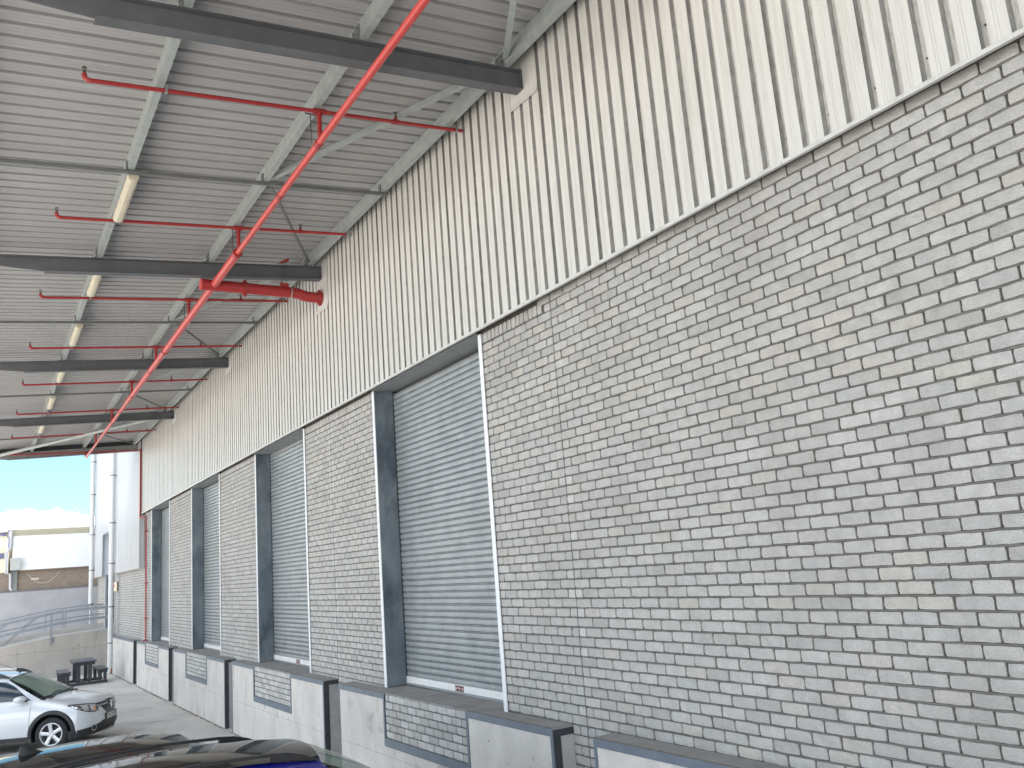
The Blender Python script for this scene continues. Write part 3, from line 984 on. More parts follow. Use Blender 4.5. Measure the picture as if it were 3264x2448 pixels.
for bi, by in enumerate(BR):
    last = bi == len(BR) - 1
    zb_ = (lambda x: cz(x, 4.825)) if not last else (lambda x: Z(4.62 + .035 * x))
    b = MB()
    xl, xr = -3.97, (-.135 if not last else -.17)
    if bi == 2: xr = -.29
    b.tube([(xl, by, zb_(xl)), (xl / 2, by, zb_(xl / 2)), (xr, by, zb_(xr))], .0205, 10)
    br = b.build('branch_pipe', M_RED, sp, org=(XM, by, zb_(XM))); smooth_angle(br)
    rz_ = MB()
    rz_.tube([(XM - .02, by, ZM + .02), (XM - .02, by, zb_(XM))], .024, 10)
    rz_.tube([(XM - .085, by, zb_(XM - .085)), (XM + .045, by, zb_(XM + .045))], .031, 10)
    rz_.tube([(XM - .02, by, zb_(XM) - .05), (XM - .02, by, zb_(XM) - .015)], .031, 10)
    o = rz_.build('riser', M_RED, br); smooth_angle(o)
    # upright heads: elbow at the outer end and a tee between the purlins
    e = Vector((xl, by, zb_(xl)))
    hd = MB()
    hd.cur = 0
    hd.tube([e + Vector((.03, 0, 0)), e + Vector((.0, 0, .003)), e + Vector((-.022, 0, .02)), e + Vector((-.026, 0, .055))], .024, 10)
    t_ = Vector((-.95, by, zb_(-.95)))
    hd2 = MB()
    hd2.tube([t_ - Vector((.035, 0, .0026)), t_ + Vector((.035, 0, .0026))], .027, 10)
    hd2.tube([t_, t_ + Vector((0, 0, .045))], .02, 8)
    for hd, q in ((hd, e + Vector((-.026, 0, .055))), (hd2, t_ + Vector((0, 0, .045)))):
        hd.cur = 1
        hd.tube([q, q + Vector((0, 0, .035))], .014, 8)
        hd.tube([q + Vector((-.013, 0, .035)), q + Vector((-.013, 0, .062))], .003, 5)
        hd.tube([q + Vector((.013, 0, .035)), q + Vector((.013, 0, .062))], .003, 5)
        hd.tube([q + Vector((0, 0, .062)), q + Vector((0, 0, .066))], .021, 10)
        o = hd.build('sprinkler_head', [M_RED, M_BRASS], br); smooth_angle(o)
    for px in (PURX[0] + .09, PURX[2] + .05):
        if last and px < -1: continue
        zc_ = zb_(px); hg = MB()
        hg.box(px - .012, px + .012, by - .024, by + .024, zc_ - .024, zc_ - .0215)
        for s_ in (-1, 1):
            hg.box(px - .012, px + .012, by + s_ * .0225 - .0012, by + s_ * .0225 + .0012, zc_ - .024, zc_ + .05)
        hg.box(px - .07, px + .03, by - .018, by + .018, zc_ + .05, zc_ + .054)
        hg.build('pipe_hanger', M_STRAP, br)
    rd = MB()
    yr = by + .16
    rd.tube([(XM - .06, yr, ZM + .02), (XM - .06, yr, cz(XM, 4.87))], .005, 6)
    rd.tube([(XM - .12, yr, cz(XM, 4.868)), (XM + .01, yr, cz(XM, 4.868))], .008, 6)
    rd.build('hanger_rod', M_ROD, sp, org=(XM, yr, ZM))
# large feed pipe through the wall
YF = 12.85
b = MB()
b.tube([(-1.96, YF, ZM), (-1.3, YF, ZM), (-.62, YF, ZM), (-.50, YF, ZM - .006), (-.40, YF, ZM - .038), (-.30, YF, ZM - .045), (-.075, YF, ZM - .045)], .084, 20)
fp = b.build('feed_pipe', M_RED, sp, org=(-1.2, YF, ZM)); smooth_angle(fp, 50)
for x_, dz in ((-1.33, 0), (-.155, -.045)):
    b = MB()
    b.tube([(x_ - .035, YF, ZM + dz), (x_ + .035, YF, ZM + dz)], .096, 20)
    b.box(x_ - .02, x_ + .02, YF - .03, YF + .03, ZM + dz + .09, ZM + dz + .125)
    b.box(x_ - .02, x_ + .02, YF - .03, YF + .03, ZM + dz - .125, ZM + dz - .09)
    o = b.build('grooved_coupling', M_REDDK, fp); smooth_angle(o)
b = MB()
b.tube([(-1.985, YF, ZM), (-1.958, YF, ZM)], .088, 20)
o = b.build('end_cap', M_REDMAIN, fp); smooth_angle(o)
b = MB()
b.cur = 0
for dx in (-.03, .03):
    b.tube([(-.72 + dx, YF - .02, ZM + .08), (-.72 + dx, YF - .02, cz(-.72, 4.92))], .005, 6)
b.cur = 1
b.hexa([(-.80, YF - .06, cz(-.8, 4.90)), (-.66, YF - .06, cz(-.66, 4.93)), (-.66, YF + .03, cz(-.66, 4.93)), (-.80, YF + .03, cz(-.8, 4.90)),
        (-.78, YF - .06, cz(-.78, 4.92)), (-.64, YF - .06, cz(-.64, 4.99)), (-.64, YF + .03, cz(-.64, 4.99)), (-.78, YF + .03, cz(-.78, 4.92))])
b.box(-.80, -.66, YF - .05, YF - .04, ZM + .075, ZM + .13)
b.cur = 2
b.tube([(-.62, YF + .09 * math.cos(t_), ZM + .09 * math.sin(t_)) for t_ in np.linspace(0, 2 * math.pi, 18)], .008, 5, caps=False)
b.build('pipe_hanger', [M_ROD, M_RED, M_STRAP], fp)
# drop pipe at the far end: from the last branch down the wall to the dock
b = MB()
ye = 31.15
b.tube([(-.17, 31.42, Z(4.615)), (-.17, ye, Z(4.615)), (-.17, ye, Z(4.5)), (-.17, ye, Z(2.40)), (-.16, ye, Z(2.34)), (-.07, 30.72, Z(2.31)), (-.06, 30.66, Z(2.25)), (-.06, 30.55, ledge(30.5) + .01)], .024, 10)
o = b.build('drop_pipe', M_RED, sp, org=(-.1, 31, Z(2))); smooth_angle(o, 60)
for z_ in (1.85, .2, -.9):
    b = MB(); b.box(-.095, -.0, 30.60, 30.64, Z(z_) - .02, Z(z_) + .02)
    b.build('pipe_bracket', M_REDDK, sp, org=(-.06, 30.6, Z(z_)))
b = MB(); b.box(-.16, -.01, 30.48, 30.66, ledge(30.5) + .001, ledge(30.5) + .03)
b.build('foot_plate', M_REDDK, sp, org=(-.06, 30.6, ledge(30.5)))

# ------------------------------------------------------------------ light fittings
LP = [(9.88, 'nearest cream light fitting, on the outer purlin just past the first cross strut'),
      (13.06, 'cream light fitting just past the second canopy beam, above a red branch pipe'),
      (16.20, 'cream light fitting just past the second cross strut from the camera'),
      (19.40, 'cream light fitting just past the third canopy beam from the camera'),
      (22.52, 'cream light fitting just past the third cross strut from the camera'),
      (26.20, 'farthest cream light fitting, past the fourth canopy beam')]
for y0, lab in LP:
    y1 = y0 + 1.30
    x_ = PURX[2] + .035
    zt_ = cz(x_, 4.868); zz = zt_ - .085
    lt = thing('light_fitting', lab, 'light', (x_, (y0 + y1) / 2, zt_), 'light fittings under the canopy')
    b = MB()
    b.box(x_ - .055, x_ + .055, y0, y1, zt_ - .030, zt_ - .001)
    b.build('housing', M_LAMPBODY, lt)
    b = MB()
    sec = [(-.062, .0), (-.060, -.03), (-.046, -.062), (-.02, -.074), (.02, -.074), (.046, -.062), (.060, -.03), (.062, 0)]
    P = []
    for k, yy in enumerate((y0 - .006, y0 + .0, y0 + .02, y1 - .02, y1, y1 + .006)):
        sc = (.6, .9, 1, 1, .9, .6)[k]
        P.append([(x_ + sx * (.9 + .1 * sc), yy, zt_ - .0305 + sz * sc) for sx, sz in sec])
    b.grid(P, flip=True)
    for row, fl_ in ((P[0], False), (P[-1], True)):
        b.quad(*(row[::-1] if not fl_ else row))
    b.build('diffuser', M_LAMP, lt, smooth=False)
    for k in range(5):
        b = MB()
        yy = y0 + .1 + k * .275
        b.box(x_ - .067, x_ - .0622, yy, yy + .03, zt_ - .05, zt_ - .015)
        b.build('clip', M_STRAP, lt)

# ------------------------------------------------------------------ annex at the far end
ax = thing('annex', 'tall white ribbed-steel block at the far end of the warehouse', 'building', (0, 38, gz(38)))
b = MB(); b.box(-.10, 50, 31.98, 44.85, Z(2.62), Z(17.5))
b.build('upper_block', M_WHITE, ax)
XA = -.17
ribs = MB()


def rib_sheet(mbx, y0, y1, z0, z1):
    y = y0
    while y < y1 - .02:
        for (d0, xx0), (d1, xx1) in zip([(0, 0), (.10, 0), (.115, .03), (.155, .03)], [(.10, 0), (.115, .03), (.155, .03), (.17, 0)]):
            a_ = min(y + d0, y1); b_ = min(y + d1, y1)
            mbx.quad((XA + xx0, a_, z0), (XA + xx1, b_, z0), (XA + xx1, b_, z1), (XA + xx0, a_, z1))
        y += .17


sheets = []
y = 31.30
while y < 44.8:
    y1 = min(y + 1.02, 44.8)
    z0, z1 = Z(.73), Z(17.5)
    if y + .2 > 38.2 and y1 < 41.9: z0 = Z(2.42)
    b = MB(); rib_sheet(b, y, y1, z0, z1)
    # below the canopy line the sheet only starts past the warehouse cladding end
    b.build('cladding_sheet', M_WHITE, ax, org=(XA, y, Z(4)))
    y = y1
b = MB()
b.box(XA - .008, -.012, 31.285, 31.298, Z(.72), Z(2.445))                       # end return towards the camera
b.build('end_return', M_WHITE, ax)
b = MB(); b.box(XA - .0085, XA + .030, 31.279, 31.284, Z(.7155), Z(17.5)); b.build('corner_flashing', M_WHITE, ax)
for ya, yb in ((31.30, 37.95), (41.70, 44.8)):
    b = MB(); b.box(XA - .006, -.012, ya, yb, Z(.70), Z(.73)); b.build('flashing', M_WHITE, ax)
b = MB()
b.box(XA + .0, XD + .01, 41.66, 41.72, Z(.73), Z(2.46))
b.box(XA + .0, XD + .01, 38.2, 41.7, Z(2.44), Z(2.47))
b.build('opening_return', mat('return_skylit', (.62, .66, .72), rough=.5), ax)  # bluish tint of the sky light put into the colour
b = MB(); b.box(.0, .10, 41.3, 41.62, gz(41), Z(.74))
b.build('steel_post', M_JAMB, ax)
b = MB()
b.box(-.03, .0, 38.3, 44.7, Z(-1.66), Z(-1.63)); b.box(-.001, .4, 38.62, 44.7, gz(44) - .4, Z(-1.64))
b.build('landing_slab', M_KERB, ax)


def downpipe(lab, x_, y_, zbot, ztop, zs, shoe):
    dp = thing('downpipe', lab, 'pipe', (x_, y_, zbot), 'white downpipes on the annex wall')
    b = MB()
    b.tube([(x_, y_, zbot + .02), (x_, y_, (zbot + ztop) / 2), (x_, y_, ztop)], .095, 20)
    o = b.build('pipe', M_PIPEW, dp); smooth_angle(o)
    b = MB()
    for z_ in zs[1::3]: b.tube([(x_, y_, Z(z_ - .42)), (x_, y_, Z(z_ - .30))], .104, 20)
    if shoe: b.tube([(x_, y_, zbot + .30), (x_, y_, zbot + .42)], .104, 20)
    o = b.build('socket', M_PIPEW, dp); smooth_angle(o)
    for z_ in zs:
        b = MB()
        b.tube([(x_, y_, Z(z_) - .018), (x_, y_, Z(z_) + .018)], .1, 20)
        b.box(x_ + .09, -.17, y_ - .012, y_ + .012, Z(z_) - .012, Z(z_) + .012)
        b.box(-.19, -.17, y_ - .05, y_ + .05, Z(z_) - .04, Z(z_) + .04)
        b.build('pipe_clamp', M_ROD, dp)
    if shoe:
        b = MB(); b.box(x_ + .02, x_ + .12, y_ - .11, y_ + .08, zbot, zbot + .2)
        b.build('rusty_foot', mat('rust', (.30, .10, .04), (.18, .09, .06), scale=12, rough=.9), dp)


downpipe('nearer white downpipe standing on the yard floor by the picnic bench', -.30, 37.35, gz(37.35), Z(17.4), [4.5, 2.64, 1.09, -.54, -1.88], True)
downpipe('farther white downpipe at the outer corner of the annex, behind the ramp railing', -.30, 44.55, Z(-1.6), Z(17.4), [6.0, 4.48, 2.64, 1.05, -.45], False)

# fire equipment sign
b = MB()
b.cur = 0; b.box(-.40, -.385, 36.4, 36.42, Z(.02), Z(.36))
sg = thing('fire_sign', 'small cream sign with a red symbol fixed beside the nearer downpipe', 'sign', (-.02, 38.2, Z(.2)))
b = MB()
b.cur = 0; b.box(-.065, -.035, 37.66, 38.72, Z(.03), Z(.37))
b.cur = 1
XS = -.0665
def sp_(pts): b.quad(*[(XS, 38.72 - u * 1.06, Z(.03 + v * .34)) for u, v in pts])
sp_([(.02, .45), (.40, .45), (.55, .55), (.55, .70), (.42, .72), (.36, .66), (.30, .80), (.18, .86), (.02, .82)])
sp_([(.14, .14), (.26, .14), (.28, .45), (.14, .45)])
b.build('sign_panel', [mat('sign_cream', (.75, .66, .50), rough=.5), mat('sign_red', (.62, .08, .12), rough=.5)], sg)
b = MB(); b.box(-.034, -.003, 37.62, 37.66, Z(.02), Z(.38)); b.box(-.034, -.003, 38.0, 38.1, Z(.15), Z(.25))
b.build('sign_bracket', M_RUST, sg)
b = MB(); b.box(-.10, .0, 38.45, 38.75, Z(-1.62), Z(-1.18))
ob = b.build('junction_box', M_KERB); tag(ob, 'small grey box on the wall foot right behind the nearer downpipe', 'box')

# ------------------------------------------------------------------ ramp, retaining wall, far building
YR = 38.6


def top_out(x): return Z(np.interp(x, [-12, -3.89, -2.16, -.2, .2], [-2.55, -1.71, -1.49, -1.375, -1.37]))


rp = thing('access_ramp', 'beige concrete ramp wall rising to the dock behind the picnic bench', 'ramp', (-2, YR, gz(YR)))
b = MB()
xs_ = [-12, -8, -5, -3.89, -3, -2.16, -1.6, -1, -.24]
for x0, x1 in zip(xs_, xs_[1:]):
    b.hexa([(x0, YR, gz(YR) - .3), (x1, YR, gz(YR) - .3), (x1, YR + .2, gz(YR) - .3), (x0, YR + .2, gz(YR) - .3),
            (x0, YR, top_out(x0) - .03), (x1, YR, top_out(x1) - .03), (x1, YR + .2, top_out(x1) - .03), (x0, YR + .2, top_out(x0) - .03)])
b.build('ramp_wall', M_RAMP, rp)
b = MB()
for x0, x1 in zip(xs_, xs_[1:]):
    b.hexa([(x0, YR - .012, top_out(x0) - .03), (x1, YR - .012, top_out(x1) - .03), (x1, YR + 1.55, top_out(x1) - .03), (x0, YR + 1.55, top_out(x0) - .03),
            (x0, YR - .012, top_out(x0)), (x1, YR - .012, top_out(x1)), (x1, YR + 1.55, top_out(x1)), (x0, YR + 1.55, top_out(x0))])
    b.hexa([(x0, YR + 1.55, gz(YR) - .3), (x1, YR + 1.55, gz(YR) - .3), (x1, YR + 1.75, gz(YR) - .3), (x0, YR + 1.75, gz(YR) - .3),
            (x0, YR + 1.55, top_out(x0) + .20), (x1, YR + 1.55, top_out(x1) + .20), (x1, YR + 1.75, top_out(x1) + .20), (x0, YR + 1.75, top_out(x0) + .20)])
b.build('ramp_deck', M_KERB, rp)
b = MB()
b.cur = 0
b.box(-12, -.25, YR - .002, YR - .0005, Z(-2.012), Z(-2.005))
for x_ in (-3.32, -6.4): b.box(x_, x_ + .008, YR - .0022, YR - .0005, gz(YR), Z(-1.75))
for x_, z_ in ((-3.36, -1.98), (-2.75, -1.95), (-1.25, -1.90)):
    b.quad(*[(x_ + .022 * math.cos(t_), YR - .0025, Z(z_) + .022 * math.sin(t_)) for t_ in [k_ * math.pi / 4 for k_ in range(8)]])
b.build('form_lines', M_HOLE, rp)['kind'] = 'stuff'

M_RAILG = mat('railing_galv', (.20, .225, .25), (.26, .285, .31), scale=6, rough=.5, metal=.2)
rl = thing('ramp_railing', 'galvanised two-rail handrail with posts along the ramp wall', 'railing', (-2, YR, Z(-1.7)))


def rail_z(x, hi): return Z(np.interp(x, [-12, -3.92, -2.05, -1.07, -.2], ([-1.95, -.88, -.60, -.555, -.56] if hi else [-2.35, -1.285, -1.02, -.95, -.93])))


for yy, hi in ((YR - .06, True), (YR - .06, False), (YR + 1.6, True), (YR + 1.6, False)):
    b = MB()
    xs2 = [-12, -8, -5, -3.92, -2.9, -2.3, -2.0, -1.6, -1.07, -.24]
    off = 0 if yy < YR else .10
    for x0, x1 in zip(xs2, xs2[1:]):
        b.bar((x0, yy, rail_z(x0, hi) + off), (x1, yy, rail_z(x1, hi) + off), .06, .10 if yy < YR else .05)
    b.build('rail', M_RAILG, rl)
for x_ in (-10.2, -7.6, -4.95, -2.225):
    b = MB(); b.box(x_ - .035, x_ + .035, YR - .085, YR - .035, top_out(x_) - .22, rail_z(x_, True)); b.box(x_ - .045, x_ + .05, YR - .04, YR - .003, top_out(x_) - .25, top_out(x_) - .06)
    b.build('post', M_RAILG, rl)
for x_ in (-9.5, -6.8, -4.6, -2.33, -1.72, -.80):
    for d in ((0,) if x_ == -2.33 else (0, .10)):
        b = MB(); b.box(x_ + d - .02, x_ + d + .02, YR + 1.58, YR + 1.62, top_out(x_) + .18, rail_z(x_, True) + .1)
        b.build('post', M_RAILG, rl)
for x_ in (-4.3, -3.3):
    for d in (0, .09):
        b = MB(); b.tube([(x_ + d - .55, YR + .8, top_out(x_ - .5)), (x_ + d + .55, YR + 1.5, rail_z(x_ + .5, True) - .06)], .012, 6)
        b.build('stay_rod', M_STRUT, rl)

YW = 50.0
rw = MB(); rw.box(-40, 6, YW, YW + .3, gz(60) - .5, Z(.36))
rt = rw.build('retaining_wall', M_WALLB); tag(rt, 'long pale grey plastered retaining wall behind the ramp', 'wall')
fb_ = thing('far_building', 'far building of brown brick, white cladding and louvred top above the retaining wall', 'building', (-2, YW + .4, Z(.36)))
b = MB(); b.box(-3.05, 20, YW + .12, YW + 8, Z(.36), Z(1.40)); b.box(-40, -3.31, YW + .12, YW + 8, Z(.36), Z(1.34))
b.build('brick_band', M_FACE, fb_)
b = MB(); b.box(-3.3, 20, YW, YW + 8, Z(1.40), Z(3.085))
b.build('white_cladding', mat('bright_white', (.82, .82, .81), (.78, .78, .77), scale=2), fb_)
b = MB(); b.box(-40, 20, YW - .02, YW + .06, Z(.361), Z(.44)); b.build('coping', mat('coping_grey', (.17, .165, .165), rough=.9), fb_)
b = MB(); b.box(-3.3, 20, YW - .01, YW - .001, Z(1.355), Z(1.40)); b.build('drip_flashing', mat('drip_brown', (.20, .13, .10), rough=.6), fb_)
M_LOUV = mat('louvre_cream', (.74, .70, .58), rough=.6)
b = MB()
for k in range(7):
    z0 = 3.087 + k * .046
    b.hexa([(-3.28, YW - .02, Z(z0)), (20, YW - .02, Z(z0)), (20, YW + .05, Z(z0 + .03)), (-3.28, YW + .05, Z(z0 + .03)),
            (-3.28, YW - .025, Z(z0 + .008)), (20, YW - .025, Z(z0 + .008)), (20, YW + .05, Z(z0 + .042)), (-3.28, YW + .05, Z(z0 + .042))])
b.build('louvre', M_LOUV, fb_)
b = MB(); b.box(-3.3, 20, YW + .05, YW + 8, Z(3.085), Z(3.45)); b.box(-40, -3.42, YW + .0, YW + 8, Z(3.30), Z(3.45)); b.build('fascia', M_LOUV, fb_)
b = MB(); b.box(-40, -3.55, YW + .1, YW + 8, Z(1.34), Z(3.30)); b.build('side_wall', mat('cream_wall', (.72, .68, .52), rough=.8), fb_)
b = MB(); b.box(-6.5, -3.58, YW + .04, YW + .0995, Z(3.12), Z(3.29)); b.box(-3.9, -3.66, YW + .04, YW + .0995, Z(2.02), Z(2.28)); b.build('window', mat('window_blue', (.13, .13, .22), rough=.2), fb_)
b = MB()
b.box(-3.52, -3.44, YW - .02, YW + .1, Z(2.45), Z(3.40)); b.build('window_frame', mat('frame_mauve', (.34, .31, .42), rough=.6), fb_)
b = MB()
b.tube([(-3.36, YW - .07, Z(3.40)), (-3.38, YW - .07, Z(2.5)), (-3.55, YW - .07, Z(2.3)), (-3.55, YW - .07, Z(1.30)), (-3.36, YW - .07, Z(1.24)), (-3.34, YW - .07, Z(.50))], .065, 10)
o = b.build('gutter_pipe', M_WHITE, fb_); smooth_angle(o)
b = MB(); b.box(-3.30, -3.05, YW + .02, YW + .11, Z(.44), Z(1.40)); b.box(-3.10, -3.07, YW - .0, YW + .02, Z(.44), Z(1.36)); b.build('corner_panel', mat('panel_green_grey', (.26, .27, .26), rough=.7), fb_)
# wall unit, socket plate, cable
au = thing('wall_unit', 'grey air-conditioner box on the far building above the brown brick', 'air conditioner', (-3.15, YW - .25, Z(1.4)))
b = MB(); b.box(-3.38, -2.95, YW - .34, YW - .002, Z(1.42), Z(1.95)); b.build('casing', mat('unit_grey', (.44, .45, .43), rough=.6), au)
b = MB(); b.box(-3.40, -2.93, YW - .36, YW - .002, Z(1.951), Z(2.0)); b.build('top_cover', M_WHITE, au)
b = MB(); b.box(-3.30, -3.05, YW - .32, YW - .05, Z(1.37), Z(1.419)); b.build('bracket', M_STRUT, au)
skp = thing('socket_plate', 'small cream plate with three holes on the brown brick of the far building', 'plate', (-2.28, YW + .1, Z(.94)))
b = MB(); b.box(-2.45, -2.12, YW + .09, YW + .119, Z(.905), Z(.985)); b.build('plate', mat('plate_cream', (.72, .62, .48), rough=.6), skp)
b = MB()
for x_ in (-2.38, -2.28, -2.18): b.quad(*[(x_ + .018 * math.cos(t_), YW + .088, Z(.945) + .018 * math.sin(t_)) for t_ in [k_ * math.pi / 3 for k_ in range(6)]])
b.build('socket_hole', M_SLOT, skp)
b = MB()
b.tube([(-2.65 + 1.44 * t_, YW + .095, Z(1.25 - .52 * (1 - (2 * t_ - 1) ** 2) - .02 * t_)) for t_ in np.linspace(0, 1, 18)], .009, 6)
ob = b.build('sagging_cable', mat('cable_cream', (.66, .57, .46), rough=.6)); tag(ob, 'pale cable sagging in a loop across the brown brick band', 'cable')

# ------------------------------------------------------------------ picnic bench
by_ = 34.05
g0 = gz(by_)
pbn = thing('picnic_bench', 'charcoal recycled-plastic picnic table joined to two stools by the ramp wall', 'picnic table', (-1.45, by_, g0))
pt = MB()


def plank(nm, x0, x1, y0, y1, z0, z1, mt):
    b = MB(); b.box(x0, x1, y0, y1, g0 + z0, g0 + z1); return b.build(nm, mt, pbn, org=((x0 + x1) / 2, (y0 + y1) / 2, g0 + z0))


Y0, Y1 = 33.75, 35.45
for k in range(5):
    plank('table_plank', -1.83 + k * .143, -1.83 + k * .143 + .136, Y0, Y1, .735, .775, M_BENCHTOP)
for sx0 in (-2.24, -1.10):
    for k in range(2):
        plank('seat_plank', sx0 + k * .175, sx0 + k * .175 + .168, Y0 + .03, Y1 - .03, .43, .475, M_BENCHTOP)
for ya in (Y0 + .12, Y1 - .17):
    plank('table_rail', -1.78, -1.16, ya, ya + .05, .635, .734, M_BENCH)
    for xx in (-1.66, -1.31):
        plank('table_leg', xx - .06, xx + .06, ya + .051, ya + .10, .09, .734, M_BENCH)
    for sx0 in (-2.24, -1.10):
        plank('seat_rail', sx0 + .02, sx0 + .33, ya, ya + .05, .34, .429, M_BENCH)
        for xx in (sx0 + .09, sx0 + .26):
            plank('seat_leg', xx - .05, xx + .05, ya + .051, ya + .095, .09, .429, M_BENCH)
    plank('base_beam', -2.22, -.77, ya, ya + .05, .0, .089, M_BENCH)
plank('base_beam', -1.53, -1.44, Y0 + .22, Y1 - .17, .0, .08, M_BENCH)

# ------------------------------------------------------------------ cars
M_PWHITE = mat('paint_white', (.60, .62, .645), rough=.28, coat=1.0)
M_PBLUE = mat('paint_blue', (.008, .010, .20), rough=.25, coat=1.0)
M_PNAVY = mat('paint_black', (.010, .011, .016), rough=.22, coat=1.0)
M_BLKGLOSS = mat('roof_black', (.006, .006, .007), rough=.06, coat=0, spec=.5)
M_PLAST = mat('black_plastic', (.022, .022, .024), rough=.55)
M_GLOSSB = mat('gloss_black', (.012, .012, .014), rough=.15)
M_TYRE = mat('tyre', (.022, .022, .023), rough=.85)
M_ALLOY = mat('alloy', (.62, .63, .65), rough=.28, metal=.55)
M_CHROME = mat('chrome', (.70, .70, .72), rough=.14, metal=1.0)
M_SILVER = mat('silver_plastic', (.55, .55, .56), rough=.35, metal=.4)
M_AMBER = mat('amber', (.75, .24, .02), rough=.25)
M_PLATE = mat('plate_white', (.62, .62, .58), rough=.4)
M_INK = mat('ink', (.03, .03, .04), rough=.5)
M_GREYINK = mat('badge_grey', (.40, .42, .44), rough=.4)
M_SEATF = mat('seat_fabric', (.10, .105, .10), rough=.9)
M_DASH = mat('dash', (.03, .032, .03), rough=.7)


def glassmat(name, c, alpha):
    M = bpy.data.materials.new(name); M.use_nodes = True
    B = M.node_tree.nodes['Principled BSDF']
    B.inputs['Base Color'].default_value = (*c, 1); B.inputs['Roughness'].default_value = .02
    B.inputs['Specular IOR Level'].default_value = .8; B.inputs['Alpha'].default_value = alpha
    return M


M_GLASS = glassmat('windscreen_glass', (.34, .45, .36), .55)  # pale green base paints in the reflected canopy
M_GLASSD = glassmat('tinted_glass', (.012, .016, .022), .93)
M_LENS = glassmat('lamp_lens', (.6, .62, .62), .15)


def sm(xs, ys):
    xs = np.array(xs, float); ys = np.array(ys, float); i = np.argsort(xs); xs, ys = xs[i], ys[i]
    X = np.linspace(xs[0], xs[-1], 400); Y = np.interp(X, xs, ys)
    k = np.hanning(33); k /= k.sum(); Yp = np.concatenate([np.full(16, 1) * Y[0], Y, np.full(16, 1) * Y[-1]])
    Y = np.convolve(Yp, k, 'valid')
    return lambda q: float(np.interp(q, X, Y))


WB = 2.59
f_w = sm([.45, .2, -.5, -2.4, -3.05], [.835, .862, .866, .866, .80])
f_ws = sm([.45, .1, -.3, -2.6, -3.05], [.755, .785, .795, .78, .70])
f_zs = sm([.45, .2, -.2, -.45, -1.5, -2.6, -3.05], [.795, .865, .955, .975, .985, 1.02, 1.0])
f_zc = sm([.45, .2, -.1, -.3, -2.9, -3.05], [.905, .955, 1.0, 1.0, 1.02, 1.0])
LEV = [.24, .29, .35, .42, .50, .58, .66, .72, .77, 1.0]


def zbot(A):
    z = .24
    for ax_ in (0, -WB):
        d = abs(A - ax_)
        if d < .395: z = max(z, .31 + math.sqrt(.395 ** 2 - d * d))
    return z


def wid(A, z):
    fr = min(max((z - .24) / (f_zs(A) - .24), 0), 1)
    w, ws = f_w(A), f_ws(A)
    prof = np.interp(fr, [0, .12, .3, .5, .72, .88, .96, 1], [.962, .985, 1, 1, .99, .965, .935, 0])
    p1 = np.interp(fr, [0, .12, .3, .5, .72, .88, .96], [.962, .985, 1, 1, .99, .965, .945])
    if fr > .96: return w * .945 + (ws - w * .945) * (fr - .96) / .04
    return w * p1


f_bul = sm([.20, .26, .34, .45, .6, .72, .80], [.30, .345, .372, .372, .355, .335, .30])


def FA(b, z):
    w = wid(.45, z); t = min(abs(b) / w, 1)
    return .45 + f_bul(z) * (1 - t ** 2.6) ** .75


def SP(s, z):
    """point on the nose, s measured outwards from the centre line and wrapping on to the flank"""
    w = wid(.45, z); a = abs(s); sg = 1 if s >= 0 else -1
    if a <= w: return FA(s, z), s, z
    A = .45 - (a - w)
    return A, sg * wid(A, z), z


def nose_patch(mbx, ss, zlo, zhi, off, rows=5):
    P = []
    for v in np.linspace(0, 1, rows):
        row = []
        for s in ss:
            z = zlo(s) + v * (zhi(s) - zlo(s)); A, b, z = SP(s, z)
            n = Vector((1, 0, 0)) if abs(s) < .5 else Vector((.75, .55 * (1 if s > 0 else -1), 0)) if abs(s) < .83 else Vector((.2, (1 if s > 0 else -1), 0))
            n.normalize()
            row.append((A + n.x * off, -(b + n.y * off), z))
        P.append(row)
    mbx.grid(P, flip=True)


def roof_pt(u, t):
    """u 0 front .. 1 rear, t -1..1 across"""
    A = -.87 - .08 * t * t + u * (-1.85 + .03 * t * t)
    zc = np.interp(u, [0, .12, .3, .5, .7, .85, 1], [1.44, 1.468, 1.495, 1.505, 1.50, 1.488, 1.462])
    hw = np.interp(u, [0, .3, .7, 1], [.555, .575, .575, .55])
    return A, hw * t, zc - .055 * t * t - .02 * t ** 6


def side_pt(u, v):
    Ab = -.22 - 2.78 * u
    p0 = np.array([Ab, f_ws(Ab), f_zs(Ab)])
    p1 = np.array(roof_pt(u, 1.0))
    p = p0 + (p1 - p0) * v
    p[1] += .022 * math.sin(math.pi * v)
    return p


